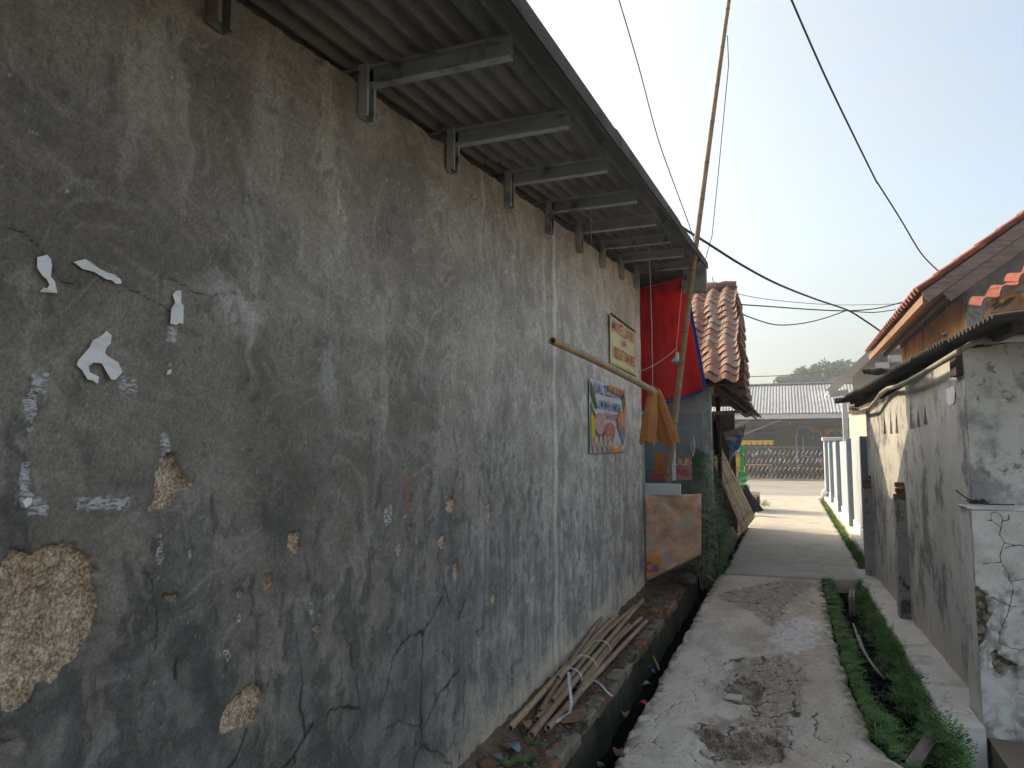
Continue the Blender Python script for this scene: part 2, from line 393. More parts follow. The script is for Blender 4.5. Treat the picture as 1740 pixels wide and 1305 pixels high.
def asbestos(name, lo, hi, lich):
    n = NT(name); p = n.obj; a = n.noise(p, 3, 6, .65); b = n.noise(n.scale(p, (6, .6, 1)), 3, 5, .65); f = n.noise(p, 90, 4, .7)
    c = n.mix(a, lo, hi); c = n.mix(n.math('MULTIPLY', n.step(b, .48, .62), .5), c, tuple(v*.5 for v in lo))
    c = n.mix(n.math('MULTIPLY', n.step(n.noise(p, 34, 4, .7), .62, .69), n.step(n.noise(p, 4, 3), .46, .58)), c, lich)
    c = n.mix(.4, c, n.mix(f, (.3,)*3, (.7,)*3), 'OVERLAY')
    c = n.mix(1, c, n.mix(n.rand(), (.85,)*3, (1.08,)*3), 'MULTIPLY')
    return n.out(c, .9, n.bump(f, .3, .004), 0, .2)
M['asb'] = asbestos('old_fibre_cement', (.22, .215, .20), (.38, .372, .35), (.50, .47, .41))
M['asb_dark'] = asbestos('dark_fibre_cement', (.06, .056, .05), (.15, .138, .12), (.24, .22, .18))  # darker fibre cement for the low roof, verge caps and lumps
M['zinc'] = asbestos('silver_corrugated', (.34, .35, .36), (.47, .48, .49), (.30, .29, .28))
M['steel'] = simple('galvanised_channel', (.52, .565, .60), .5, .14, 5, .06, spec=.5, metal=.35, rnd=.08, dirt=(.12, .12, .115), dirt_sc=4)
M['steel_rust'] = simple('rusty_channel', (.24, .23, .21), .6, .2, 8, .1, dirt=(.22, .12, .06), dirt_sc=6, metal=.2)

def bamboo_mat(name, lo, hi, dark):
    n = NT(name); p = n.pos; a = n.noise(p, 3.5, 5, .6); b = n.noise(p, 26, 5, .7); f = n.noise(p, 150, 3, .7)
    c = n.mix(n.ramp(a, [(.3, 0), (.7, 1)]), lo, hi); c = n.mix(n.math('MULTIPLY', n.step(b, .52, .66), .55), c, dark)
    nd = n.attr('node'); c = n.mix(n.math('MULTIPLY', n.step(nd, .2, 1.0), .55), c, tuple(v*.8 for v in dark))
    c = n.mix(n.step(nd, 1.3, 1.8), c, (.50, .42, .28)); c = n.mix(n.step(nd, 2.2, 2.9), c, (.05, .04, .03))  # open bore painted near-black, its inner shade put into the colour
    c = n.mix(1, c, n.mix(n.rand(), (.8,)*3, (1.1,)*3), 'MULTIPLY')
    c = n.mix(.3, c, n.mix(f, (.3,)*3, (.7,)*3), 'OVERLAY')
    return n.out(c, .55, n.bump(b, .15, .003), 0, .35)
M['bamboo'] = bamboo_mat('tan_bamboo', (.30, .205, .125), (.44, .325, .21), (.15, .09, .06))
M['bamboo_gold'] = bamboo_mat('golden_bamboo', (.42, .29, .16), (.54, .39, .23), (.24, .15, .085))
M['bamboo_old'] = bamboo_mat('greyed_bamboo', (.30, .225, .15), (.43, .345, .24), (.15, .105, .075))

def tile_mat(name, base, alt, dark):
    n = NT(name); p = n.obj; r = n.rand(); a = n.noise(p, 9, 5, .65); f = n.noise(p, 80, 3, .7)
    c = n.mix(n.ramp(r, [(0, 0), (.84, .6), (.86, 1), (1, 1)], 'LINEAR'), base, alt)
    c = n.mix(1, c, n.mix(r, (.78,)*3, (1.15,)*3), 'MULTIPLY')
    c = n.mix(n.math('MULTIPLY', n.step(a, .52, .68), .6), c, dark); c = n.mix(.35, c, n.mix(f, (.3,)*3, (.7,)*3), 'OVERLAY')
    return n.out(c, .85, n.bump(f, .2, .003), 0, .2)
M['tile'] = tile_mat('clay_pantile', (.37, .20, .135), (.30, .225, .185), (.16, .11, .09))
M['tile_red'] = tile_mat('red_glazed_tile', (.26, .085, .065), (.34, .12, .08), (.10, .05, .045))
M['tile_brown'] = tile_mat('dark_brown_tile', (.20, .11, .07), (.16, .11, .085), (.06, .045, .035))

def fabric(name, col, alt, wv=380, rough=.7, transl=.15, fold=4):
    n = NT(name); p = n.pos; a = n.noise(n.scale(p, (1, 1, .6)), fold, 5, .6); w1 = n.wave(n.scale(p, (1, 1, 0)), wv*.2, .5); w2 = n.wave(n.scale(p, (0, 0, 1)), wv*.2, .5)
    c = n.mix(a, col, alt); h = n.math('ADD', n.math('MULTIPLY', a, 3), n.math('ADD', n.math('MULTIPLY', w1, .1), n.math('MULTIPLY', w2, .1)))
    return n.out(c, rough, n.bump(h, .4, .01), 0, .3, transl=transl)
M['red_tarp'] = fabric('red_tarpaulin', (.50, .014, .02), (.62, .035, .03), transl=.3)
M['blue_tarp'] = fabric('blue_hem', (.02, .06, .30), (.03, .09, .38), transl=.2)
M['orange_cloth'] = fabric('orange_cloth', (.48, .18, .055), (.64, .29, .10), fold=12, transl=.12)
M['flag_blue'] = fabric('blue_banner', (.20, .36, .68), (.30, .46, .76), transl=.4); M['flag_grey'] = fabric('grey_banner', (.46, .45, .47), (.58, .57, .58), transl=.4)
M['paper'] = simple('torn_white_paper', (.84, .85, .87), .8, .08, 14, .3)
M['vinyl_white'] = simple('pale_blue_vinyl', (.66, .71, .78), .5, .10, 7, .35); M['vinyl_yellow'] = simple('yellow_green_vinyl', (.74, .71, .40), .5, .12, 6, .45)
for k, c in dict(ink_navy=(.07,.08,.26), ink_blue=(.02,.22,.48), ink_red=(.50,.06,.07), ink_pink=(.58,.10,.16), ink_orange=(.75,.30,.07), ink_green=(.07,.17,.06), ink_egg=(.55,.36,.33), ink_coral=(.62,.16,.12), ink_grey=(.23,.26,.34), ink_brown=(.20,.10,.09), ink_yellow=(.70,.46,.06), ink_cream=(.70,.58,.46), ink_white=(.72,.72,.74), ink_purple=(.22,.10,.34), ink_pale=(.66,.62,.46)).items():
    M[k] = simple(k, c, .5, .14, 18, .1)
M['soil'] = simple('dark_rubble_soil', (.13, .088, .058), .95, .55, 9, .9, dirt=(.17, .125, .085), dirt_sc=16, fine=45)
M['pebble'] = simple('grey_brown_pebble', (.20, .165, .125), .9, .5, 14, .3, dirt=(.38, .17, .10), dirt_sc=9)
M['brick'] = simple('weathered_brick', (.27, .13, .08), .9, .35, 12, .5, dirt=(.10, .085, .06), dirt_sc=7, rnd=.3)
M['stone'] = simple('grey_stone', (.27, .25, .225), .9, .35, 14, .5, rnd=.3)
def water():
    n = NT('black_drain_water'); a = n.noise(n.pos, 9, 4, .6); b = n.noise(n.pos, 45, 3, .6)
    c = n.mix(n.step(b, .56, .7), (.004, .0045, .005), (.016, .015, .012))
    return n.out(c, .85, None, 0, .0)
M['water'] = water()
def leaf(name, lo, hi, tr=.25):
    n = NT(name); a = n.noise(n.pos, 5, 4, .6); b = n.noise(n.pos, 40, 2, .5)
    c = n.mix(n.ramp(n.math('ADD', n.math('MULTIPLY', a, .6), n.math('MULTIPLY', b, .4)), [(.3, 0), (.7, 1)]), lo, hi); return n.out(c, .55, None, 0, .3, transl=tr)
M['fern'] = leaf('fern_green', (.10, .22, .065), (.25, .43, .13)); M['fern2'] = leaf('grass_green', (.06, .13, .02), (.15, .26, .05))
M['fern_dark'] = leaf('fern_dark_green', (.05, .13, .045), (.13, .27, .085)); M['vine'] = leaf('vine_green', (.07, .16, .07), (.20, .32, .15)); M['vine_pale'] = leaf('pale_leaf', (.22, .26, .16), (.42, .44, .32)); M['treeleaf'] = leaf('tree_green', (.035, .075, .03), (.10, .16, .06))
M['bark'] = simple('grey_bark', (.16, .12, .085), .9, .3, 10, .5); M['drystalk'] = simple('dry_stalk', (.42, .39, .32), .8, .25, 10, .2)
M['wood'] = simple('raw_timber', (.33, .20, .115), .8, .3, 5, .25, stretch=(1, 1, 6), rnd=.15); M['wood_grey'] = simple('weathered_fascia_board', (.25, .19, .165), .85, .3, 4, .35, stretch=(1, 1, 5), rnd=.15, dirt=(.12, .095, .085), dirt_sc=5)
M['wood_dark'] = simple('dark_timber', (.085, .062, .048), .9, .35, 6, .3, rnd=.2); M['wood_pale'] = simple('bleached_lath', (.50, .44, .36), .85, .25, 9, .25, rnd=.22, dirt=(.22, .18, .135), dirt_sc=9)
M['white'] = simple('white_paint', (.70, .71, .71), .7, .06, 3, .1, dirt=(.50, .50, .48), dirt_sc=3); M['panel_white'] = simple('bluish_white_panel', (.43, .47, .505), .7, .06, 4, .12, dirt=(.35, .38, .405), dirt_sc=2.4)
M['post_blue'] = simple('blue_grey_post', (.19, .24, .30), .7, .12, 4, .1); M['cream'] = simple('cream_house_wall', (.52, .485, .41), .8, .08, 2, .15)
M['orange_wall'] = simple('faded_orange_wall', (.72, .38, .14), .85, .16, 3, .2, dirt=(.36, .17, .07), dirt_sc=2.2); M['grey_gable'] = simple('grey_gable_plaster', (.30, .285, .285), .85, .15, 3, .2)
M['dark_band'] = simple('dark_plaster', (.085, .075, .07), .9, .5, 6, .3, dirt=(.20, .18, .16), dirt_sc=5); M['stucco'] = simple('rough_grey_stucco', (.36, .35, .33), .95, .35, 22, .8, dirt=(.16, .155, .15), dirt_sc=7)
M['soffit'] = simple('orange_soffit_board', (.30, .175, .105), .8, .25, 4, .2, stretch=(1, 5, 1))
M['pvc'] = simple('white_pvc_pipe', (.62, .63, .62), .45, .06, 5, .05); M['pvc_dirty'] = simple('dirty_pipe', (.34, .32, .27), .6, .2, 6, .1); M['pvc_grey'] = simple('grey_coupling', (.26, .28, .30), .5, .05, 5, 0)
M['wire'] = simple('black_cable', (.02, .021, .023), .6, .1, 5, 0); M['wire_grey'] = simple('grey_cable', (.055, .06, .065), .6, .1, 5, 0); M['string'] = simple('white_cord', (.60, .58, .55), .8, .1, 20, 0); M['strap'] = simple('white_plastic_strap', (.62, .64, .68), .5, .1, 20, .1)
M['bulb'] = simple('white_plastic_shade', (.66, .67, .66), .35, .04, 5, 0); M['rust'] = simple('rusty_rod', (.16, .07, .04), .9, .4, 25, .3); M['iron'] = simple('dark_iron', (.035, .033, .032), .8, .3, 20, .2)
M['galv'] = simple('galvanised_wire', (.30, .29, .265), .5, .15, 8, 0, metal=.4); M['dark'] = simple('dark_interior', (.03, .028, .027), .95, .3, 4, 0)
M['shade_wall'] = simple('dull_grey_wall', (.20, .195, .18), .9, .15, 1.2, .1); M['shutter'] = simple('slate_shutter', (.10, .115, .14), .8, .1, 3, .1); M['beam'] = simple('grey_roof_beam', (.22, .225, .235), .7, .15, 3, .1)
M['green_paint'] = simple('green_cart_paint', (.015, .27, .10), .5, .15, 6, .1); M['turq'] = simple('pale_turquoise_paint', (.40, .58, .50), .6, .1, 6, .1); M['yellow_canopy'] = simple('yellow_awning', (.70, .44, .06), .6, .12, 6, .1)
M['peach'] = simple('faded_orange_banner', (.66, .40, .27), .6, .32, 7, .35, dirt=(.50, .42, .37), dirt_sc=5); M['plank_grey'] = simple('grey_board', (.24, .255, .27), .7, .1, 4, .1, rnd=.12)
M['mint'] = simple('mint_post', (.50, .58, .52), .6, .1, 6, .1); M['counter_white'] = simple('counter_white', (.60, .63, .62), .6, .1, 6, .1); M['sign_red'] = simple('rosy_sign', (.46, .20, .19), .6, .3, 9, .1); M['sign_orange'] = simple('orange_sign', (.58, .24, .05), .6, .15, 6, .1)
M['black_cloth'] = simple('black_cloth', (.012, .013, .018), .9, .3, 9, .5); M['dust_road'] = concrete('dusty_road', (.28, .26, .225), (.38, .355, .315), (.22, .195, .16), .5, False, 0, sc=.25)
M['ground'] = simple('bare_earth', (.22, .18, .135), .95, .3, .4, .4, dirt=(.12, .14, .06), dirt_sc=.25)
# ------------------------------------------------------------------ the setting: ground, road, paths, drains
W = -1.52                                   # face of the long rendered wall
def roof_z(y): return 3.075+.0945*(y-1.97)     # underside of the sheet roof (rises away from the camera)
def wall_z(y): return 2.945+.089*(y-1.57)
g = MB(); X0, X1, Y0, Y1, B = -1.6, 1.3, -4.0, 25.0, 900.0
g.add([(-B,-B,-.03),(X0,-B,-.03),(X1,-B,-.03),(B,-B,-.03),(-B,Y0,-.03),(X0,Y0,-.03),(X1,Y0,-.03),(B,Y0,-.03),(-B,Y1,-.03),(X0,Y1,-.03),(X1,Y1,-.03),(B,Y1,-.03),(-B,B,-.03),(X0,B,-.03),(X1,B,-.03),(B,B,-.03)],
      [(0,1,5,4),(1,2,6,5),(2,3,7,6),(4,5,9,8),(6,7,11,10),(8,9,13,12),(9,10,14,13),(10,11,15,14)])
tag(g.build('ground', M['ground']), kind='structure')
b = MB(); b.box((X0,-4,-.6),(X1,25.2,-.45)); tag(b.build('drain_bed', M['ditch']), kind='structure')
b = MB(); b.box((.995, -4, -.45), (1.31, 4.86, -.034)); tag(b.build('yard_ground', M['ground']), kind='structure')
r = MB(); r.add([(-60,24.9,-.02),(60,24.9,-.02),(60,37.2,-.02),(-60,37.2,-.02)], [(0,1,2,3)]); tag(r.build('road', M['dust_road']), kind='structure')
yd = MB(); yd.add([(-12,37.2,-.01),(12,37.2,-.01),(12,47,-.01),(-12,47,-.01)], [(0,1,2,3)]); tag(yd.build('yard', M['ground']), kind='structure')

def px2xy(poly): return [tuple(onZ(px, py, 0.0)[:2]) for px, py in poly]
# near slab: ragged, potholed
def right_edge(y): return np.interp(y, [2.5, 3.7, 3.95, 4.2, 4.5, 5.2, 6, 9.6], [1.0, .95, .66, .47, .38, .34, .315, .31])
ys = [2.6]
while ys[-1] < 9.52: ys.append(ys[-1]+.0038*ys[-1])
ys = np.array(ys); us = np.linspace(0, 1, 190); U, Yg = np.meshgrid(us, ys)
le = -.885+lattice(Yg, Yg*0, 5, 1, 3, 4)*.022; re = right_edge(Yg)+lattice(Yg, Yg*0, 6, 1, 9, 4)*.028
Xg = le+(re-le)*U
worn = np.minimum.reduce([sdf_poly(Xg, Yg, px2xy(p)) for p in (
    [(1215,1165),(1250,1140),(1240,1118),(1330,1112),(1372,1155),(1355,1190),(1345,1215),(1338,1255),(1290,1262),(1240,1225),(1285,1200),(1228,1188)],
    [(1255,1000),(1330,985),(1392,992),(1345,1015),(1330,1050),(1310,1068),(1280,1040),(1215,1012)],
    [(1180,1232),(1215,1215),(1262,1235),(1340,1225),(1335,1298),(1240,1304),(1200,1285)])])
worn = worn+lattice(Xg, Yg, 9, 6, 21, 4)*.07
pot = np.minimum.reduce([sdf_poly(Xg, Yg, px2xy(p)) for p in (
    [(1180,1238),(1205,1232),(1235,1246),(1262,1238),(1300,1250),(1318,1238),(1330,1262),(1328,1292),(1262,1292),(1215,1278),(1192,1258)],
    [(1228,1168),(1262,1145),(1300,1165),(1290,1198),(1250,1192)])])+lattice(Xg, Yg, 22, 14, 33, 4)*.035
light = sdf_poly(Xg, Yg, px2xy([(1312,1092),(1322,1062),(1360,1048),(1392,1058),(1392,1092),(1350,1112)]))+lattice(Xg, Yg, 14, 8, 41, 4)*.09
Z = lattice(Xg, Yg, 3, 2.4, 5, 4)*.006-np.clip((.0-worn)/.04, 0, 1)*(.007+.007*np.abs(lattice(Xg, Yg, 40, 30, 77, 3)))-np.clip((.008-pot)/.03, 0, 1)*(.026+.012*lattice(Xg, Yg, 30, 22, 78, 3))
edge = np.minimum(Xg-le, re-Xg); Z -= np.clip((.018-edge)/.018, 0, 1)**2*.016
wu = Xg+lattice(Xg, Yg, 3, 3, 201, 3)*.06; wv = Yg+lattice(Xg, Yg, 3, 3, 202, 3)*.12
big = N01(wu, wv, 1.3, .8, 203, 5); mid = N01(wu, wv, 5, 1.8, 204, 5); sml = N01(wu, wv, 16, 9, 205, 4)
C = blend(ss(big, .25, .75), (.57, .485, .39), (.73, .66, .56)); C = lay(C, ss(mid, .5, .75)*.5, (.44, .385, .335)); C = lay(C, ss(sml, .6, .8)*.3, (.36, .32, .28)); C = lay(C, ss(mid, .45, .2)*.35, (.72, .70, .66))
C = lay(C, ss(Xg+.15*big, .28, .40)*ss(Yg, 6.8, 5.6)*ss(mid, .3, .5)*.65, (.36, .295, .20))
strip_ = np.abs(Xg-np.interp(Yg, [3.8, 5.5, 7.5, 9.4], [-.24, -.12, -.10, -.02])+lattice(Xg, Yg, 2.2, 1.6, 220, 4)*.22)
C = lay(C, ss(strip_, .30, .06)*ss(sml*.6+mid*.4, .34, .62)*.55, (.40, .325, .25)); C = lay(C, ss(N01(wu, wv, 2.6, 1.1, 221, 5), .55, .8)*.35, (.42, .36, .30))
C = lay(C, ss(light, .03, -.02)*ss(sml, .3, .5)*.8, (.76, .76, .74))
C = lay(C, ss(worn, .03, -.03)*(.55+.45*ss(sml, .3, .55)), blend(N01(Xg, Yg, 30, 20, 206, 3), (.24, .19, .145), (.50, .42, .34)))
C = lay(C, ss(edge, .10, .01)*ss(N01(Xg, Yg, 12, 8, 207, 4), .35, .6)*.85, (.12, .115, .06))
C = lay(C, ss(N01(Xg, Yg, 34, 24, 208, 3), .72, .82)*.5, (.15, .13, .11))
UN = blend(ss(N01(Xg, Yg, 12, 9, 209, 4), .3, .7), (.19, .145, .105), (.40, .33, .26))
ckw = worley(Xg+lattice(Xg, Yg, 7, 6, 211, 3)*.05, Yg+lattice(Xg, Yg, 7, 6, 212, 3)*.06, 5.2, 213)*.5+np.clip(worn-.03, 0, 9)*.25
ckb = worley(Xg+lattice(Xg, Yg, 2, 2, 214, 4)*.16, Yg+lattice(Xg, Yg, 2, 2, 215, 4)*.2, .8, 216)*.6
ckj = np.abs(Yg+lattice(Xg, Yg*0, 4, 1, 217, 4)*.05-7.95)*.25
crack = np.minimum.reduce([ckw, ckb, ckj]); Z -= .006*ss(crack, .006, .001)
P = np.stack([Xg, Yg, Z], -1)
skL = P[:, :1].copy(); skL[..., 2] = -.45; skR = P[:, -1:].copy(); skR[..., 2] = -.45
ext = lambda a: np.concatenate([a[:, :1], a, a[:, -1:]], 1)
tag(grid_mesh('near_path', np.concatenate([skL, P, skR], 1), dict(spall=ext(pot), smear=ext(light*0+1), crack=ext(crack), col=ext(C), under=ext(UN)), M['path'], None), kind='structure')
# far slab, a little higher, spans the drain
ys = np.linspace(9.5, 25.2, 150); us = np.linspace(0, 1, 40); U, Yg = np.meshgrid(us, ys)
le = -.80+lattice(Yg, Yg*0, 3, 1, 13, 3)*.03; re = .815+lattice(Yg, Yg*0, 3, 1, 19, 3)*.03; le = np.where(Yg > 24, le-(Yg-24)*1.2, le); re = np.where(Yg > 24, re+(Yg-24)*.2, re)
Xg = le+(re-le)*U; P = np.stack([Xg, Yg+lattice(Xg, Xg*0, 6, 1, 2, 3)*.03*(Yg < 9.6), .02+lattice(Xg, Yg, 2, 1.5, 15, 3)*.008], -1)
top = P; f0 = P[:1].copy(); f0[..., 2] = -.13
P2 = np.concatenate([f0, P], 0); a = P2[:, :1].copy(); a[..., 2] = -.45; c = P2[:, -1:].copy(); c[..., 2] = -.3
P3 = np.concatenate([a, P2, c], 1)
tag(grid_mesh('far_path', P3, {}, M['slab'], None), kind='structure')

# left bank of rubble soil along the wall
us = np.linspace(0, 1, 60); ys = np.linspace(2.6, 9.4, 420); U, Yg = np.meshgrid(us, ys)
er = -1.115+lattice(Yg, Yg*0, 4, 1, 51, 4)*.02; Xg = (W-.03)+(er-(W-.03))*U
Z = .035+lattice(Xg, Yg, 6, 6, 52, 5)*.028+.05*np.clip((.12-(Xg-W))/.12, 0, 1)-.03*np.clip((U-.9)/.1, 0, 1)
P = np.stack([Xg, Yg, Z], -1); sk = P[:, -1:].copy(); sk[..., 2] = -.45
tag(grid_mesh('soil_bank', np.concatenate([P], 1), {}, M['soil'], None), kind='structure')
k = MB()
us2 = np.linspace(0, 1, 12); ys2 = np.linspace(2.6, 9.4, 240); U2, Y2 = np.meshgrid(us2, ys2)
X2 = -1.13+lattice(Y2, Y2*0, 4, 1, 51, 4)*.02+.025*np.sin(U2*1.4)+lattice(Y2, U2, 9, 6, 61, 4)*.018; Z2 = .03-.5*U2
tag(grid_mesh('drain_wall', np.stack([X2, Y2, Z2], -1)[:, ::-1], {}, M['ditch'], None), kind='structure')
w = MB(); w.add([(-1.3,2,-.27),(-.8,2,-.27),(-.75,25,-.27),(-1.3,25,-.27)], [(0,1,2,3)]); w.add([(.2,3.3,-.30),(.95,3.3,-.30),(1.15,25,-.30),(.2,25,-.30)], [(0,1,2,3)])
tag(w.build('drain_water', M['water']), kind='structure')
# verge beyond the stall
us = np.linspace(0, 1, 30); ys = np.linspace(9.38, 25, 120); U, Yg = np.meshgrid(us, ys); Xg = -2.2+(-.99+2.2)*U
tag(grid_mesh('dirt_verge', np.stack([Xg, Yg, .03+lattice(Xg, Yg, 4, 3, 71, 4)*.05-.25*np.clip((U-.93)/.07, 0, 1)], -1), {}, M['soil'], None), kind='structure')
# right ledge with a ragged lip
ys = np.linspace(4.80, 10.35, 190); us = np.linspace(0, 1, 24); U, Yg = np.meshgrid(us, ys)
le = np.interp(Yg, [4.8, 5.5, 7.5, 10.35], [.775, .80, .785, .73])+lattice(Yg, Yg*0, 5, 1, 81, 4)*.016; Xg = le+(np.where(Yg < 5.24, .976, 1.14)-le)*U
P = np.stack([Xg, Yg, .03+lattice(Xg, Yg, 5, 4, 82, 4)*.008-np.clip((.05-U)/.05, 0, 1)*.012], -1)
sk = P[:, :1].copy(); sk[..., 2] = -.5; sk[..., 0] += .03; mid = P[:, :1].copy(); mid[..., 2] = -.15; mid[..., 0] += lattice(Yg[:, :1], Yg[:, :1]*0, 11, 1, 83, 3)*.02+.008
P = np.concatenate([sk, mid, P], 1); f0 = P[:1].copy(); f0[..., 2] = -.5; f0[:, 0, 2] = -.5
tag(grid_mesh('ledge', np.concatenate([f0, P], 0), {}, M['ledge'], None), kind='structure')
lb = MB(); lb.box((.99, 10.2, -.4), (1.35, 25, .06)); tag(lb.build('fence_footing', M['ledge']), kind='structure')

# ------------------------------------------------------------------ long rendered building on the left
bld = empty('rendered_building', (W-3, 2, 0), 'long grey rendered building with sheet roof overhanging the alley', 'building')
ys = [-3.0, -1.0, .2, .7, .86]
while ys[-1] < 7.92: ys.append(ys[-1]+.0031*max(ys[-1], 1.0))
ys = np.array(ys); vs_ = np.linspace(0, 1, 430); Yg, V = np.meshgrid(ys, vs_)
ZT = wall_z(Yg)+lattice(Yg, Yg*0, 7, 1, 91, 4)*.018; Zg = -.1+(ZT+.1)*V
def px2yz(poly): return [tuple(onX(px, py, W))[1:] for px, py in poly]
random.seed(11)
spx = [[(-80,1000),(0,958),(25,938),(45,942),(75,932),(120,929),(140,938),(152,945),(160,965),(165,1000),(172,1030),(165,1060),(150,1090),(140,1112),(115,1135),(90,1160),(65,1165),(55,1195),(25,1210),(10,1215),(5,1195),(-60,1170)],
       [(375,1250),(378,1215),(400,1185),(425,1168),(443,1165),(445,1190),(437,1225),(405,1240)],
       [(250,868),(265,845),(262,825),(270,800),(285,775),(300,775),(310,800),(330,825),(315,835),(300,840),(290,860),(270,870)]]
spx += [ell(*e) for e in ((501,922,12,20),(457,992,10,14),(405,1010,8,10),(765,858,8,16),(830,872,5,18),(752,922,7,12),(775,970,5,18),(838,1018,4,12),(812,1083,5,8),(697,898,5,4),(541,1074,6,10),(848,1128,3,9),(290,1015,14,5),(545,1045,4,6))]
spall = np.full(Yg.shape, 9.0)
for q in spx: spall = np.minimum(spall, sdf_poly(Yg, Zg, px2yz(q)))
spall += lattice(Yg, Zg, 28, 28, 92, 4)*.012+lattice(Yg, Zg, 90, 90, 97, 2)*.004
rc = lambda a, b, c, d: [(a,b),(c,b),(c,d),(a,d)]
smx = [rc(130,845,222,866), rc(36,788,54,862), rc(50,848,80,876), rc(54,634,82,668), rc(42,668,63,702), rc(48,700,56,735), rc(273,738,290,788), rc(205,640,234,668), rc(286,552,300,582), rc(112,320,118,326),
       ell(656,878,5,18), ell(663,875,3,18), ell(676,935,4,10), ell(272,940,6,22), ell(322,945,3,9), ell(407,1052,3,8), ell(385,1112,6,10), ell(575,350,4,18), ell(588,372,4,6), ell(528,1032,3,14)]
smear = np.full(Yg.shape, 9.0)
for q in smx: smear = np.minimum(smear, sdf_poly(Yg, Zg, px2yz(q)))
smear += lattice(Yg, Zg, 40, 40, 93, 3)*.008
# weathering of the render, painted brightness ramp and spall shadow rims (all stains have their own shape)
wy = Yg+lattice(Yg, Zg, 1.3, 1.3, 301, 3)*.22; wz = Zg+lattice(Yg, Zg, 1.3, 1.3, 302, 3)*.22
w2y = Yg+lattice(Yg, Zg, 5, 5, 303, 3)*.05; w2z = Zg+lattice(Yg, Zg, 5, 5, 304, 3)*.05
cloud = N01(wy, wz, 1.5, 1.7, 305, 6); mid = N01(w2y, w2z, 4.5, 4.5, 306, 6)
ra, rb = math.cos(.5), math.sin(.5); ty, tz = wy*ra-wz*rb, wy*rb+wz*ra
swirl = N01(ty, tz, 3, 16, 307, 5); swirl2 = N01(wy*ra+wz*rb, wz*ra-wy*rb, 5, 34, 308, 4)
streak = N01(w2y, Zg, 7, .7, 309, 5); streak2 = N01(Yg+lattice(Yg, Zg, 5, 2, 303, 3)*.018, Zg, 22, 1.6, 310, 5); blot = N01(w2y, w2z, 2.3, 2.3, 311, 6); grain = N01(Yg, Zg, 60, 60, 312, 3); grainv = N01(w2y, Zg, 70, 9, 313, 3)
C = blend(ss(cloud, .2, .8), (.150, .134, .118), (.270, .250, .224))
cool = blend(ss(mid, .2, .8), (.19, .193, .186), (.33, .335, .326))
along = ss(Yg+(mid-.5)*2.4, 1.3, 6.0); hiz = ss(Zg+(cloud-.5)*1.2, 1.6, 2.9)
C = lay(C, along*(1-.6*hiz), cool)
C = lay(C, ss(Zg, wall_z(Yg)-.9, wall_z(Yg)-.05)*ss(streak, .3, .7)*.3, (.24, .20, .16))
C = lay(C, ss(swirl, .5, .85)*.32, (.38, .36, .335)); C = lay(C, ss(swirl, .45, .2)*.3, (.15, .14, .125)); C = lay(C, ss(swirl2, .62, .85)*.28, (.42, .405, .375))
C = lay(C, ss(blot, .54, .78)*.42, (.125, .122, .112)); C = lay(C, ss(streak, .62, .78)*ss(Zg, 1.0, 1.8)*.35, (.46, .45, .42))
for px, py, rx, ry, col, f in ((390,510,60,75,(.50,.50,.48),.8),(40,470,60,60,(.42,.41,.39),.5),(560,620,25,90,(.42,.43,.43),.5),(180,1270,60,50,(.34,.345,.35),.5),(480,880,40,60,(.10,.105,.105),.8),(235,820,35,22,(.10,.098,.09),.7),(640,480,16,30,(.13,.125,.115),.7),(690,520,12,26,(.14,.135,.125),.7),(300,420,80,40,(.19,.18,.165),.5)):
    q = onX(px, py, W); k = onX(px+rx, py, W); ly = abs(k.y-q.y)+1e-3; lz = abs(onX(px, py+ry, W).z-q.z)
    C = lay(C, ss(np.hypot((Yg-q.y)/ly, (Zg-q.z)/lz)+(mid-.5)*1.6, 1.1, .25)*f, col)
dh = 1.22+(streak-.5)*1.5+(mid-.5)*.9+.12*np.sin(Yg*2.1); damp = ss(dh-Zg, -.1, .28)
vst = ss(Yg+(mid-.5), 1.9, 3.6)               # drips grow stronger along the wall
pat = N01(w2y, w2z, 3.6, 3.2, 330, 6); pat2 = N01(w2y, w2z, 10, 8, 331, 5)
D0 = blend(ss(pat, .3, .7), (.10, .099, .098), (.20, .197, .19)); D0 = lay(D0, ss(pat2, .55, .75)*.55, (.275, .268, .255)); D0 = lay(D0, ss(pat2, .44, .26)*.65, (.07, .07, .071))
D1 = blend(ss(streak2*.55+pat*.45, .3, .72), (.12, .122, .124), (.265, .266, .262)); D1 = lay(D1, ss(blot, .46, .66)*.55, (.13, .134, .14))
D1 = lay(D1, ss(Yg, 2.8, 4.8)*ss(streak*.6+pat*.4, .46, .68)*.6, (.37, .372, .366)); D1 = lay(D1, ss(pat2, .44, .26)*.6, (.09, .091, .093)); D1 = lay(D1, ss(streak, .38, .22)*.7, (.105, .11, .118)); D1 = lay(D1, ss(grainv, .6, .85)*.2, (.42, .42, .415)); D1 = lay(D1, ss(pat2, .58, .78)*.4, (.12, .122, .128))
D = D0*(1-vst[..., None])+D1*vst[..., None]
C = lay(C, damp*.94, D)
mould = ss(N01(w2y, w2z, 22, 16, 315, 5), .58, .68)*ss(mid, .45, .62); C = lay(C, mould*.4, (.075, .075, .072))
edgeb = ss(np.abs(dh-Zg-.02), .30, .0)*ss(N01(w2y, w2z, 13, 7, 316, 5), .52, .62); C = lay(C, edgeb*.75, (.08, .082, .085))
C = lay(C, ss(N01(ty, tz, 9, 60, 317, 4), .72, .84)*ss(cloud, .4, .65)*.3, (.48, .47, .44)); C = lay(C, ss(N01(Yg, Zg, 45, 45, 318, 3), .86, .92)*ss(blot, .4, .65)*.6, (.60, .59, .56))
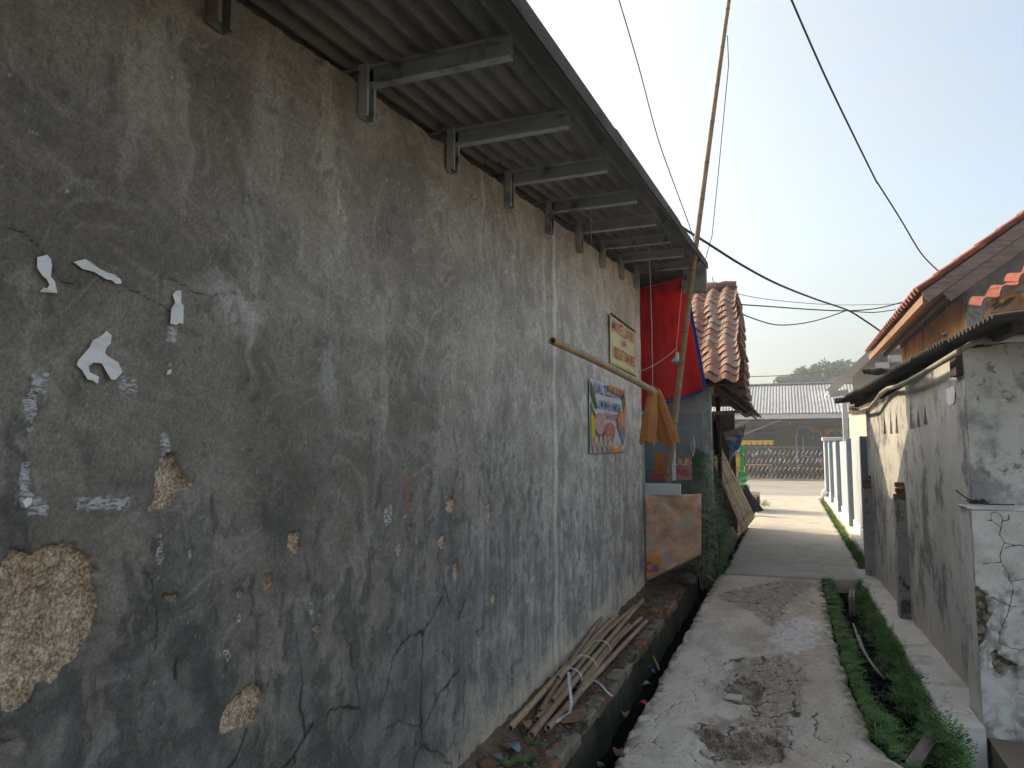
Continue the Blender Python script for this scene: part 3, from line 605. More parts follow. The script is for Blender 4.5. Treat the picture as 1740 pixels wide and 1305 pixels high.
C = lay(C, ss(grain, .68, .85)*.25, (.10, .10, .095)); C = lay(C, ss(np.abs(streak2-.5), .012, .0)*ss(mid, .55, .7)*.5, (.12, .12, .115))
foot = ss(Zg+(mid-.5)*.4+.05*np.sin(Yg*5), .36, .14); C = lay(C, foot*.85*ss(Yg, 2.4, 3.6), blend(streak2, (.30, .275, .225), (.44, .415, .35)))
jn = np.abs(Yg+lattice(Zg, Zg*0, 3, 1, 319, 4)*.04-4.75); C = lay(C, ss(jn, .06, 0)*.45, (.48, .48, .46)); C = lay(C, ss(np.abs(jn-.07), .035, 0)*.4, (.14, .14, .13))
rs = onX(690, 835, W); C = lay(C, ss(np.abs(Yg-rs.y-lattice(Zg, Zg*0, 6, 1, 320, 3)*.02), .035, .008)*ss(np.abs(Zg-rs.z), .11, .04)*.7, (.30, .13, .075))
C = lay(C, ss(spall, .06, .0)*ss(mid, .35, .6)*.45, (.12, .118, .112))  # dark rim round lost render, edge shadow put into the colour
w3y = Yg+lattice(Yg, Zg, 2.6, 2.6, 321, 4)*.075; w3z = Zg+lattice(Yg, Zg, 2.6, 2.6, 322, 4)*.075
cm = ss(Zg+(cloud-.5)*.8, 1.5, .95); cm2 = ss(Zg+(blot-.5)*1.2, 1.1, .4)
ckm = ss(Yg+(mid-.5), 3.2, 4.6)*.05
ck = ckm+np.minimum(worley(w3y, w3z, 2.9, 323)*.8+(1-cm)*.05+.03*ss(cloud, .42, .32), worley(w3y+3+lattice(Yg, Zg, 9, 9, 332, 3)*.02, w3z, 6.5, 324)*1.25+(1-cm2)*.05+.03*ss(mid, .56, .42))
ckl = np.minimum.reduce([dist_line(Yg+lattice(Yg, Zg, 9, 9, 325, 3)*.01, Zg+lattice(Yg, Zg, 9, 9, 326, 3)*.01, px2yz(l)) for l in ([(-20,382),(40,392),(72,425),(90,455),(105,478),(135,482)], [(205,482),(240,500),(290,530)], [(285,470),(330,500),(400,498)], [(250,975),(262,1000),(270,1060),(262,1110),(265,1130)], [(465,975),(500,1005),(530,1060),(540,1100)])])*1.6
crack = np.minimum(ck*.8+(spall < .0)*.05, ckl*.8); C = lay(C, ss(crack, .012, .001)*.35, (.07, .068, .065))
UN = blend(ss(N01(Yg, Zg, 9, 9, 327, 4), .25, .75), (.40, .29, .19), (.64, .50, .36)); UN = lay(UN, ss(N01(Yg, Zg, 30, 30, 328, 3), .6, .75)*.5, (.24, .15, .10)); UN = lay(UN, ss(N01(Yg, Zg, 42, 42, 329, 2), .72, .8)*.7, (.68, .62, .52)); UN = lay(UN, ss(N01(Yg, Zg, 110, 110, 334, 3), .5, .75)*.6, (.20, .145, .10)); UN = lay(UN, ss(N01(Yg, Zg, 140, 140, 335, 2), .6, .8)*.5, (.72, .66, .56))
grain2 = N01(Yg, Zg, 150, 150, 333, 2); C = C*(.90+.20*grain[..., None])*(.86+.28*grain2[..., None])*np.array([1.015, 1.0, .965])*(.96+1.2*ss(Yg+(mid-.5)*.8, 1.5, 6.8)+.36*ss(Zg, 1.3, 2.2)*ss(Yg, 1.2, 2.6))[..., None]  # albedo raised along the wall and upward, in place of uneven light
dep = np.clip((.004-spall)/.008, 0, 1)
Xd = W+lattice(Yg, Zg, 1.2, 1.2, 94, 3)*.007+(swirl-.5)*.0022+(mid-.5)*.0026-dep*(.020+.007*lattice(Yg, Zg, 55, 55, 96, 2))-.002*ss(crack, .006, .001)
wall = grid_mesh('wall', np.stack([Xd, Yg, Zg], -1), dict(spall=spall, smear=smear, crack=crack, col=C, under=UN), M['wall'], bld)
s = MB(); s.box((W-7, 7.72, -.1), (W-.02, 7.915, 3.60)); s.build('end_wall', M['nwall'], bld)
s = MB(); s.box((W-7, -3, -.1), (W-6.8, 7.7, 3.2)); s.build('back_wall', M['nwall'], bld)
s = MB(); s.box((W-7, -3.2, -.1), (W-.02, -3.0, 2.6)); s.build('rear_end_wall', M['nwall'], bld)
# purlins: C channels with lips, and the hanger stubs on the wall
def cchan(mb, a, b, h=.082, w=.042, t=.004, lip=.012, side=1):
    """C profile from a to b (horizontal); web vertical facing the camera"""
    a = Vector(a); b = Vector(b); d = (b-a).normalized(); up = Vector((0,0,1)); x = d.cross(up).normalized()*side
    prof = [(0,-h/2),(w,-h/2),(w,-h/2+lip),(w-t,-h/2+lip),(w-t,-h/2+t),(t,-h/2+t),(t,h/2-t),(w-t,h/2-t),(w-t,h/2-lip),(w,h/2-lip),(w,h/2),(0,h/2),(0,.012),(-.003,.009),(-.003,-.009),(0,-.012)]
    n = len(prof); q = [p+x*u+up*v for p in (a, b) for u, v in prof]
    f = [(i, (i+1) % n, n+(i+1) % n, n+i) for i in range(n)]
    if side < 0: f = [t_[::-1] for t_ in f]
    mb.add(q, f)
    for off in (0, n):
        for quad in ((0,1,4,5),(1,2,3,4),(0,5,6,11),(6,7,10,11),(7,8,9,10)): mb.f.append(tuple(len(mb.v)-2*n+off+i for i in quad))
PY = [1.55+.765*i for i in range(9)]
for i, y in enumerate(PY):
    zt = roof_z(y)-.018
    m = MB(); cchan(m, (W-.15, y, zt-.041), (-.895+random.uniform(-.015, .015), y, zt-.041), side=1)
    m.build('purlin', M['steel'], bld)
    m = MB(); zb = 2.82+.085*(y-1.55)-random.uniform(0, .012)
    # upright lipped channel standing on the wall face
    for lo, hi in (((W+.006, y-.062, zb), (W+.010, y-.004, zt-.005)), ((W+.006, y-.066, zb), (W+.046, y-.062, zt-.005)), ((W+.006, y-.004, zb), (W+.046, y, zt-.005)), ((W+.042, y-.0615, zb), (W+.046, y-.050, zt-.005)), ((W+.042, y-.016, zb), (W+.046, y-.0045, zt-.005))): m.box(lo, hi)
    m.build('hanger', M['steel_rust'] if i == 0 else M['steel'], bld)
# fibre-cement sheets, corrugations run along the wall
def corr_mesh(name, wid, ln, pitch, amp, th=.006, sub=6, jit=0):
    n = int(round(wid/pitch*sub)); v = []; f = []
    for j, yy in enumerate((0, ln*.5, ln)):
        for i in range(n+1):
            x = wid*i/n; z = amp*math.sin(2*math.pi*x/pitch)
            v.append((x, yy, z)); v.append((x, yy, z+th))
    st = 2*(n+1)
    for j in range(2):
        for i in range(n):
            a0 = j*st+2*i; b0 = a0+2; c0 = a0+st; d0 = c0+2
            f.append((a0, c0, d0, b0)); f.append((a0+1, b0+1, d0+1, c0+1))
        for i in (0, n):
            a0 = j*st+2*i; f.append((a0, a0+1, a0+1+st, a0+st))
    for j in (0, 2):
        for i in range(n): a0 = j*st+2*i; f.append((a0, a0+2, a0+3, a0+1))
    me = bpy.data.meshes.new(name); me.from_pydata(v, [], f); me.update()
    me.polygons.foreach_set('use_smooth', [True]*len(f)); me.set_sharp_from_angle(angle=R(50)); return me
shm = corr_mesh('sheet', .95, 2.28, .0864, .020); shm.materials.append(M['asb'])
slope = math.atan(.0945)
for j in range(5):
    for i in range(8):
        y0 = -3.05+2.2*j+random.uniform(-.02, .02); x0 = -.80-.95-i*.864+random.uniform(-.012, .012)
        o = bpy.data.objects.new('roof_sheet', shm); COL.objects.link(o); o.parent = bld; o.matrix_parent_inverse = world_of(bld).inverted()
        o.location = (x0, y0, roof_z(y0)+.0165+.012*((j+i) % 2)*.5+(.009 if j % 2 else 0)); o.rotation_euler = (slope+random.uniform(-.002, .002)-.004, 0, random.uniform(-.004, .004))
for j in range(5):                             # rolled verge pieces closing the sheet edge
    y0 = -3.05+2.2*j; y1 = y0+2.26; m = MB(); pr = [(-.90, .060), (-.86, .066), (-.82, .058), (-.79, .035), (-.772, .0), (-.768, -.04), (-.770, -.072)]; pr = pr+[(a-.009 if i_ > 2 else a, b_-.009 if i_ < 4 else b_) for i_, (a, b_) in reversed(list(enumerate(pr)))]; nn_ = len(pr)
    k = .004*(j % 2)
    q = [Vector((a+k, yy, roof_z(yy)+b_+k)) for yy in (y0, y1) for a, b_ in pr]; m.add(q, [(i_, i_+nn_, (i_+1) % nn_+nn_, (i_+1) % nn_) for i_ in range(nn_)]+[(i_, i_+1, nn_-2-i_, nn_-1-i_) for i_ in range(6)]+[(nn_+i_, 2*nn_-1-i_, 2*nn_-2-i_, nn_+i_+1) for i_ in range(6)])
    m.build('edge_cap', M['asb_dark'], bld, True, 40)
e = MB(); e.box((-2.4, 8.10, 3.40), (-1.06, 8.14, 3.85)); e.build('end_rail_blocker', M['wood_dark'], bld)  # rail widened and raised to stop sun leaking past the roof end
e = MB(); e.box((-1.05, 8.05, 3.34), (-.80, 8.16, 3.70)); e.build('end_board', M['grey_gable'], bld)
# torn paper left on the wall
for pts, lab in (
    ([(63,437),(80,433),(86,440),(88,450),(86,470),(93,478),(96,498),(67,496),(72,489),(80,490),(84,484),(79,474),(70,470),(66,460),(63,455)], 'boot shaped white paper scrap, uppermost left on the grey wall'),
    ([(125,445),(145,440),(152,445),(160,450),(168,456),(180,463),(192,466),(205,475),(206,482),(196,482),(190,476),(180,475),(160,462),(140,457)], 'slanting sliver of torn white paper high on the grey wall'),
    ([(293,500),(299,494),(305,494),(308,505),(306,514),(311,520),(311,550),(303,549),(300,552),(289,550),(291,525),(295,514)], 'upright strip of torn white paper nearest the middle of the grey wall'),
    ([(133,612),(152,590),(155,578),(166,574),(176,567),(180,562),(187,570),(188,584),(180,590),(178,600),(185,607),(198,616),(208,632),(195,645),(186,645),(180,635),(172,618),(158,616),(150,622),(152,632),(168,640),(166,652),(158,647),(146,645),(140,630),(130,620)], 'largest torn white paper scrap, hook shaped, with a folded corner'),
    ([(285,629),(291,627),(290,635),(286,636),(282,637)], 'tiny white paper fleck below the upright strip of paper'),
    ([(38,852),(47,845),(55,847),(53,855),(46,862),(42,863)], 'small white paper corner beside the lowest left glue smears')):
    m = MB(); m.prism([onX(px, py, W+.008)+Vector((random.choice((0,0,0,.002,.005)),0,0)) for px, py in pts], (.0008, 0, 0)); tag(m.build('paper_scrap', M['paper']), lab, 'paper scrap', 'paper scraps on the wall')

# ------------------------------------------------------------------ posters on the wall
def text_mesh(txt, size, origin, ux, uy, wid=None, mat=None, parent=None, name='lettering', bold=.0, thick=.0015):
    cu = bpy.data.curves.new('t', 'FONT'); cu.body = txt; cu.size = 1.0; cu.align_x = 'LEFT'; cu.offset = bold; cu.resolution_u = 2
    to = bpy.data.objects.new('t', cu); COL.objects.link(to); dg = bpy.context.evaluated_depsgraph_get(); dg.update()
    me = bpy.data.meshes.new_from_object(to.evaluated_get(dg)); bpy.data.objects.remove(to); bpy.data.curves.remove(cu)
    co = np.array([v.co[:] for v in me.vertices]); mn = co.min(0); mx_ = co.max(0); s_ = mx_-mn
    ux = Vector(ux).normalized(); uy = Vector(uy).normalized(); nr = ux.cross(uy); hh = size; ww = wid if wid else hh*s_[0]/s_[1]
    for v, c in zip(me.vertices, co):
        a = (c[0]-mn[0])/s_[0]*ww; b_ = (c[1]-mn[1])/s_[1]*hh; v.co = Vector(origin)+ux*a+uy*b_+nr*.0008
    me.name = name; me.materials.clear(); me.materials.append(mat); me.update(); return link(name, me, parent)
def wobble_sheet(mb, O, ux, uy, wd_, ht, amp=.006, n=(14, 10), th=.003, seed=1):
    """vinyl sheet with slight waves and thickness"""
    ux = Vector(ux); uy = Vector(uy); nr = ux.cross(uy); fr = []; bk = []
    for j in range(n[1]+1):
        for i in range(n[0]+1):
            a = i/n[0]; b_ = j/n[1]; z = amp*mnoise.noise(Vector((a*2.2+seed, b_*2.5, seed)))
            p = Vector(O)+ux*(a*wd_)+uy*(b_*ht); fr.append(p+nr*z); bk.append(p+nr*(z-th))
    N = n[0]+1; f = []
    for j in range(n[1]):
        for i in range(n[0]): q = (j*N+i, j*N+i+1, (j+1)*N+i+1, (j+1)*N+i); f.append(q); f.append(tuple(len(fr)+t for t in q[::-1]))
    rim = [i for i in range(N)]+[j*N+n[0] for j in range(1, n[1]+1)]+[n[1]*N+i for i in range(n[0]-1, -1, -1)]+[j*N for j in range(n[1]-1, 0, -1)]
    for a, b_ in zip(rim, rim[1:]+rim[:1]): f.append((a, len(fr)+a, len(fr)+b_, b_))
    mb.add(fr+bk, f); return mb
# yellow contact banner  (reads along +Y, faces +X)
UX, UY = Vector((0,1,0)), Vector((0,0,1))
p1 = empty('yellow_banner', (W+.02, 6.36, 2.36), 'pale yellow banner with red lettering hung on the grey wall', 'banner')
O1 = Vector((W+.022, 6.36, 2.36)); m = MB(); wobble_sheet(m, O1, UX, UY, 1.12, .475, .008, seed=3); m.build('sheet', M['vinyl_yellow'], p1, True)
m = MB(); F1 = W+.0335
for lo, hi in (((F1-.004, 6.35, 2.825), (F1, 7.49, 2.838)), ((F1-.004, 6.35, 2.345), (F1, 7.49, 2.357))): m.box(lo, hi)
m.build('batten', M['wood_dark'], p1)
text_mesh('MARTEL ZAHRIS', .105, (F1, 6.44, 2.69), UX, UY, .98, M['ink_pink'], p1, bold=.012); text_mesh('HP:', .075, (F1, 6.84, 2.585), UX, UY, .20, M['ink_pink'], p1, bold=.012)
text_mesh('085671041805', .115, (F1, 6.47, 2.435), UX, UY, .95, M['ink_red'], p1, bold=.012)
# egg seller poster
p2 = empty('egg_poster', (W+.02, 5.62, 1.55), 'white egg seller poster with eggs, hen and blue lettering below the yellow banner', 'poster')
Y2, Z2 = 5.62, 1.55; PW, PH = 1.34, .615; m = MB(); wobble_sheet(m, (W+.018, Y2, Z2), UX, UY, PW, PH, .006, seed=8); m.build('sheet', M['vinyl_white'], p2, True)
F2 = W+.0265
def blob(name, cu, cv, ru, rv, mat, lay=1, n=14, rot=0, wob=.08, parent=None):
    pts = []
    for k in range(n):
        a = 2*math.pi*k/n; q = 1+random.uniform(-wob, wob); x_ = ru*math.cos(a)*q; y_ = rv*math.sin(a)*q
        pts.append((F2+.0015*lay, Y2+PW*min(max(cu+x_*math.cos(rot)-y_*math.sin(rot), .005), .995), Z2+PH*min(max(cv+x_*math.sin(rot)+y_*math.cos(rot), .008), .992)))
    m_ = MB(); m_.prism(pts, (.001, 0, 0)); return m_.build(name, M[mat], parent or p2)
def patch(name, uv, mat, lay=1):
    m_ = MB(); m_.prism([(F2+.0015*lay, Y2+PW*u, Z2+PH*v) for u, v in uv], (.001, 0, 0)); return m_.build(name, M[mat], p2)
patch('printed_corner', [(.44,.995),(.995,.995),(.995,.60),(.93,.62),(.90,.86),(.46,.92)], 'ink_orange')
patch('printed_leaf', [(.005,.97),(.05,.90),(.18,.62),(.14,.60),(.03,.75),(.005,.82)], 'ink_green', 1); patch('printed_leaf', [(.005,.70),(.10,.52),(.12,.45),(.03,.56),(.005,.62)], 'ink_green', 1)
patch('printed_edge', [(.005,.55),(.10,.56),(.12,.40),(.05,.18),(.005,.16)], 'ink_yellow', 1); blob('printed_leaf', .955, .80, .035, .09, 'ink_green', 2); blob('printed_carrot', .90, .52, .08, .14, 'ink_orange', 1)
blob('printed_egg', .22, .41, .135, .15, 'ink_egg', 2, wob=.01); blob('printed_basket', .24, .27, .12, .05, 'ink_brown', 1); blob('printed_tray', .50, .29, .14, .15, 'ink_coral', 1, rot=-.3, wob=.03)
for k in range(9): blob('printed_tray_egg', .42+.08*(k % 3)+.02*(k//3), .20+.085*(k//3), .022, .026, 'ink_egg', 3, 8, wob=.05)
for k in range(8): blob('printed_egg', .055+.062*k, .10+.06*(k % 2), .036, .085, 'ink_cream' if k % 2 else 'ink_egg', 3, 10, rot=.3, wob=.02)
blob('printed_yolk', .66, .07, .17, .075, 'ink_orange', 2, wob=.05); blob('printed_yolk', .64, .10, .09, .05, 'ink_cream', 3)
patch('printed_hen', [(.76,.53),(.80,.60),(.83,.52),(.84,.42),(.93,.40),(.985,.48),(.97,.26),(.93,.20),(.90,.12),(.87,.12),(.86,.20),(.80,.26),(.77,.38)], 'ink_grey', 2); blob('printed_comb', .79, .59, .025, .05, 'ink_coral', 3)
patch('printed_hen_neck', [(.72,.56),(.76,.54),(.79,.36),(.76,.30),(.73,.40)], 'ink_orange', 3)
text_mesh('JUAL TELUR AYAM', .12, (F2+.003, Y2+.10, Z2+.475), UX, UY, 1.16, M['ink_navy'], p2, bold=.012)
patch('printed_strip', [(.22,.735),(.84,.745),(.84,.63),(.22,.62)], 'ink_white', 1)
text_mesh('MAMAH HAMIDAH', .07, (F2+.0045, Y2+.32, Z2+.385), UX, UY, .80, M['ink_blue'], p2, bold=.014); text_mesh('ECER & GROSIR', .06, (F2+.003, Y2+.44, Z2+.295), UX, UY, .56, M['ink_red'], p2, bold=.012)

# ------------------------------------------------------------------ hanging bamboo rail, cloth, strings
hp = MB(); A0, A1 = onX(938, 579, -1.32), onX(1114, 667, -1.08); bamboo(hp, A0, A1, .0245, .027, .012, .36, 12, True, 4)
tag(hp.build('bamboo_rail', M['bamboo_gold'], None, True, 40), 'short golden bamboo pole hung level along the wall, open end toward viewer', 'pole')
st = MB(); q = A1.lerp(A0, .04); st.tube([q+Vector((0,0,-.03)), q+Vector((.002,0,.6)), (q.x-.01, q.y, roof_z(q.y)-.06)], .0025, 5)
for k in range(3): st.tube([q+Vector((.03*math.cos(a+k*.4), (k-1)*.01, .03*math.sin(a+k*.4))) for a in np.linspace(0, 6.28, 9)], .0025, 5)
tag(st.build('string', M['string']), 'pale string holding the bamboo pole end up to the roof', 'string')
st = MB(); q = onX(1005, 450, -1.25); st.tube([(q.x, q.y, roof_z(q.y)-.05), (q.x+.004, q.y, q.z), (q.x-.003, q.y+.01, onX(1006, 532, -1.25).z)], .0018, 5)
tag(st.build('string', M['string']), 'loose thread dangling from the roof in front of the wall', 'string')
def draped(mb, top, bot, wt, wb, dt, db, seed, nv=26, nu=40, axis=(0,1,0)):
    """soft hanging tube of cloth: flattened ellipse that widens and folds downward"""
    top = Vector(top); bot = Vector(bot); ax = Vector(axis).normalized(); dn = (bot-top).normalized(); ot = ax.cross(dn).normalized(); b0 = len(mb.v)
    for j in range(nv+1):
        f = j/nv; c = top.lerp(bot, f)+ot*.02*math.sin(f*3+seed); wd_ = wt+(wb-wt)*f**.45; dd = dt+(db-dt)*f
        for i in range(nu):
            a = 2*math.pi*i/nu
            fold = 1+f*(.16*math.sin(5*a+seed+1.3*f)+.10*math.sin(9*a+seed*2)+.06*math.sin(14*a-f*4))
            hem = .02*math.sin(3*a+seed)+.012*math.sin(7*a) if j > nv-3 else 0
            mb.v.append(tuple(c+ax*wd_*math.cos(a)*(1+.05*math.sin(7*f+seed))+ot*dd*math.sin(a)*fold+dn*hem))
    for j in range(nv):
        for i in range(nu): mb.f.append((b0+j*nu+i, b0+j*nu+(i+1) % nu, b0+(j+1)*nu+(i+1) % nu, b0+(j+1)*nu+i))
    mb.f.append(tuple(b0+i for i in range(nu))); return mb
cl_ = empty('orange_trousers', A1, 'orange cloth trousers hanging from the bamboo pole end', 'clothing')
q = A1.lerp(A0, .02); sd = Vector((.86, .5, 0)).normalized()
m = MB(); draped(m, q+Vector((0,0,.02)), onX(1136, 745, -1.06)+Vector((0,0,0)), .04, .105, .035, .065, 1.2, axis=sd); m.build('leg', M['orange_cloth'], cl_, True)
m = MB(); draped(m, q+Vector((-.02,-.01,.012)), onX(1100, 752, -1.16), .03, .075, .025, .05, 3.7, axis=sd); m.build('leg', M['orange_cloth'], cl_, True)

# ------------------------------------------------------------------ tall leaning bamboo and its wire, red tarp, bulb
T0, T1 = Vector((-1.30, 8.35, .25)), onY(1247, -60, 6.3); tp = MB()
mid_ = onY(1190, 450, 7.15)
m0 = onY(1140, 810, 8.1); bamboo(tp, m0+(m0-mid_).normalized()*1.15, onY(1247, -60, 6.0), .042, .017, .03, .34, 10, True, 9)
tag(tp.build('bamboo_pole', M['bamboo'], None, True, 40), 'tall slender bamboo pole leaning up past the roof edge into the sky', 'pole')
wr = MB(); wr.tube([onY(1236, 60, 6.1), onY(1238, 110, 6.15), onY(1228, 215, 6.3), onY(1219, 310, 6.5), onY(1210, 400, 6.8), onY(1199, 440, 7.1)], .004, 5)
tag(wr.build('thin_wire', M['wire_grey']), 'thin loose wire hanging beside the tall bamboo pole', 'wire')
TL, TR, BR, BL = Vector((-1.66, 8.0, 3.44)), onY(1166, 468, 8.0), onY(1201, 659, 9.35), Vector((-1.66, 8.6, 2.06))
tarp = empty('red_tarpaulin', TL, 'red tarpaulin curtain with blue hem hanging under the roof end', 'tarpaulin')
def tarp_pt(a, b_):
    p = (TL.lerp(TR, a)).lerp(BL.lerp(BR, a), b_); nr = Vector((.1, -1, .1))
    z = .05*math.sin(a*7+b_*3)*(.3+b_)+.02*math.sin(b_*11+a*4)+.06*mnoise.noise(Vector((a*3.5, b_*3, 1)))+.025*mnoise.noise(Vector((a*9, b_*6, 4)))+.10*math.sin(math.pi*b_)*(.4+.6*a)*.5
    z += .03*math.exp(-((b_-.34-.12*(a-.5))/.02)**2)*(1 if .45 < a < .85 else 0)*.7
    p = p+Vector((0, 0, -.05*math.sin(math.pi*a)*(b_ < .02)))
    return p+nr*(-z)
def strip(name, a0, a1, mat, na=40, nb=50):
    m_ = MB(); n1 = na+1
    for j in range(nb+1):
        for i in range(na+1): m_.v.append(tuple(tarp_pt(a0+(a1-a0)*i/na, j/nb)))
    for j in range(nb):
        for i in range(na): m_.f.append((j*n1+i, (j+1)*n1+i, (j+1)*n1+i+1, j*n1+i+1))
    o = m_.build(name, M[mat], tarp, True); s_ = o.modifiers.new('s', 'SOLIDIFY'); s_.thickness = .003; return o
strip('sheet', 0, .945, 'red_tarp'); strip('hem', .947, 1.0, 'blue_tarp', 4)
m = MB()
for i in range(41):
    p = tarp_pt(i/40*.945, 1.0); m.v += [tuple(p+Vector((0,-.004,.0))), tuple(p+Vector((0,-.004,-.035)))]
for i in range(40): m.f.append((2*i, 2*i+1, 2*i+3, 2*i+2))
o = m.build('lower_hem', M['blue_tarp'], tarp, True); o.modifiers.new('s', 'SOLIDIFY').thickness = .003
lb = empty('hanging_bulb', onY(1151, 612, 7.85), 'white bulb in a bell shaped shade hung before the red tarpaulin', 'lamp')
c0 = onY(1151, 612, 7.85); m = MB(); m.tube([c0+Vector((0,0,z)) for z in (.085,.05,.035,.012,-.008,-.02)], [.016,.019,.026,.05,.066,.07], 16); m.build('shade', M['bulb'], lb, True, 50)
m = MB(); m.tube([c0+Vector((0,0,z)) for z in (-.021,-.034,-.046,-.052)], [.064,.06,.04,.012], 16); m.build('lens', M['ink_grey'], lb, True)
m = MB(); m.tube([c0+Vector((0,0,.085)), c0+Vector((-.006,0,.17)), c0+Vector((.012,0,.3)), onY(1160, 475, 7.8)], .0035, 6); m.tube([c0+Vector((-.004,0,.14))]+catenary(c0+Vector((-.004,0,.13)), onY(1085, 632, 7.75), .03, 10), .004, 6); m.build('cord', M['string'], lb, True)
# ------------------------------------------------------------------ bundle of bamboo on the soil bank
bun = empty('bamboo_bundle', (-1.38, 5.2, .05), 'bundle of cut bamboo poles tied with white straps along the wall foot', 'bamboo bundle')
def bank(px, py, h): return onZ(px, py, h)
poles = [((866,1238,.07),(1048,1046,.13),.021),((902,1250,.07),(1092,1020,.15),.021),((918,1210,.08),(1022,1050,.17),.018),((912,1222,.07),(1090,1050,.10),.017),
         ((930,1238,.06),(1098,1056,.09),.020),((968,1200,.07),(1065,1070,.10),.019),((948,1152,.13),(1080,1030,.13),.019),((988,1160,.09),(1068,1062,.12),.017),((938,1192,.10),(1050,1052,.15),.018)]
for i, (a, b_, r_) in enumerate(poles):
    m = MB(); bamboo(m, bank(*a), bank(*b_), r_, r_*.86, .012, .30, 9, True, 20+i); m.build('pole', M['bamboo'] if i % 3 else M['bamboo_gold'], bun, True, 40)
def loop(mb, c, ax, r1, r2, n=18, w=.008):
    ax = Vector(ax).normalized(); s_ = ax.cross(Vector((0,0,1))).normalized(); u_ = s_.cross(ax)
    ring = [c+s_*r1*math.cos(t)+u_*r2*math.sin(t) for t in np.linspace(0, 2*math.pi, n)]
    b0 = len(mb.v)
    for p in ring: mb.v += [tuple(p-ax*w), tuple(p+ax*w), tuple(p+ax*w+(p-c).normalized()*.003), tuple(p-ax*w+(p-c).normalized()*.003)]
    for i in range(n-1):
        for k in range(4): mb.f.append((b0+4*i+k, b0+4*i+(k+1) % 4, b0+4*i+4+(k+1) % 4, b0+4*i+4+k))
bd = (bank(1060, 1050, .1)-bank(910, 1230, .1)).normalized()
for (px, py), r1 in (((1020,1103),.078),((992,1130),.085),((968,1152),.082)):
    m = MB(); loop(m, bank(px, py, .115), bd, r1, .062); m.build('strap', M['strap'], bun)
m = MB()
def ribbon(mb, pts, w=.009):
    b0 = len(mb.v)
    for i, p in enumerate(pts):
        p = Vector(p); d = (Vector(pts[min(i+1, len(pts)-1)])-Vector(pts[max(i-1, 0)])).normalized(); s_ = d.cross(Vector((.3,-.5,.8))).normalized()*w; up = s_.cross(d).normalized()*.0015
        mb.v += [tuple(p-s_), tuple(p+s_), tuple(p+s_+up), tuple(p-s_+up)]
    for i in range(len(pts)-1):
        for k in range(4): mb.f.append((b0+4*i+k, b0+4*i+(k+1) % 4, b0+4*i+4+(k+1) % 4, b0+4*i+4+k))
ribbon(m, [bank(966,1142,.18), bank(968,1165,.19), bank(971,1195,.14), bank(968,1212,.085), bank(956,1220,.07), bank(944,1227,.066)]); m.build('strap_tail', M['strap'], bun)
m = MB(); ribbon(m, [bank(1000,1150,.07), bank(1012,1156,.072), bank(1022,1164,.07), bank(1030,1174,.068), bank(1040,1183,.05)], .007); ribbon(m, [bank(998,1158,.068), bank(1010,1157,.075), bank(1016,1160,.07)], .005); m.build('strap_tail', M['strap'], bun)

# rubble on the bank: brick edging, stones, pebbles, sprigs
random.seed(5)
def soil_top(x, y): return .045
def rock(name, mat, c, s, lab=None, cat=None, grp=None, seed=0, build=True, mb=None, flat=.65):
    rr = random.Random(seed); bm = bmesh.new(); bmesh.ops.create_icosphere(bm, subdivisions=1, radius=1)
    sx, sy, sz = s*rr.uniform(.7,1.3), s*rr.uniform(.7,1.3), s*flat*rr.uniform(.7,1.2); an = rr.uniform(0, 6)
    for v in bm.verts:
        q = v.co*rr.uniform(.78, 1.12); q = Vector((q.x*sx, q.y*sy, q.z*sz)); v.co = Vector((q.x*math.cos(an)-q.y*math.sin(an), q.x*math.sin(an)+q.y*math.cos(an), q.z))+Vector(c)
    bm.verts.index_update(); m_ = mb or MB(); m_.add([v.co for v in bm.verts], [[v.index for v in f.verts] for f in bm.faces]); bm.free()
    if build: o = m_.build(name, M[mat]); tag(o, lab, cat, grp); return o
edging = empty('brick_edging', (-1.13, 5, 0), 'mossy line of old bricks edging the soil bank above the drain', 'brick edging')
y = 3.35; k = 0
while y < 7.4:
    ln = random.uniform(.17, .23); m = MB(); xx = -1.165+random.uniform(-.012, .012); h = random.uniform(.028, .052)
    if k % 7 != 3:
        m.cbox((xx-.045, y, -.03), (xx+.048, y+ln-.012, h), .010)
        m.v = [(a+random.uniform(-.006,.006), b_+random.uniform(-.006,.006), c+random.uniform(-.004,.004)) for a, b_, c in m.v]
        m.build('brick', M['kerb'] if k % 6 else M['brick'], edging)
    y += ln; k += 1
pm = MB()
for i in range(900):
    yy = 3.3+4.2*random.random()**1.6; xx = random.uniform(W+.05, -1.14); rock('', '', (xx, yy, .045+random.uniform(-.012,.012)), random.uniform(.004,.013), seed=i, build=False, mb=pm)
tag(pm.build('gravel', M['pebble']), 'loose pebbles and rubble crumbs scattered over the soil bank', 'gravel', kind='stuff')
for i, (px, py, s_, mat, lab) in enumerate(((862,1268,.030,'stone','pale stone among weeds at the near wall foot'),(845,1285,.035,'stone','biggest grey stone at the bottom of the soil bank'),(880,1272,.024,'brick','reddish stone lump beside the near weeds'),(826,1298,.05,'brick','broken red brick end at the very bottom of the wall'),(1112,1040,.07,'brick','flat brown rock at the far end of the bamboo bundle'),(1018,1298,.030,'stone','white stone standing in the black drain water'),(1020,1230,.03,'stone','round grey stone in the drain beside the bank'))):
    z0 = -.25 if px > 1015 and px < 1025 else .05
    rock('stone', mat, onZ(px, py, z0), s_, lab, 'stone', 'loose stones by the wall', seed=50+i)
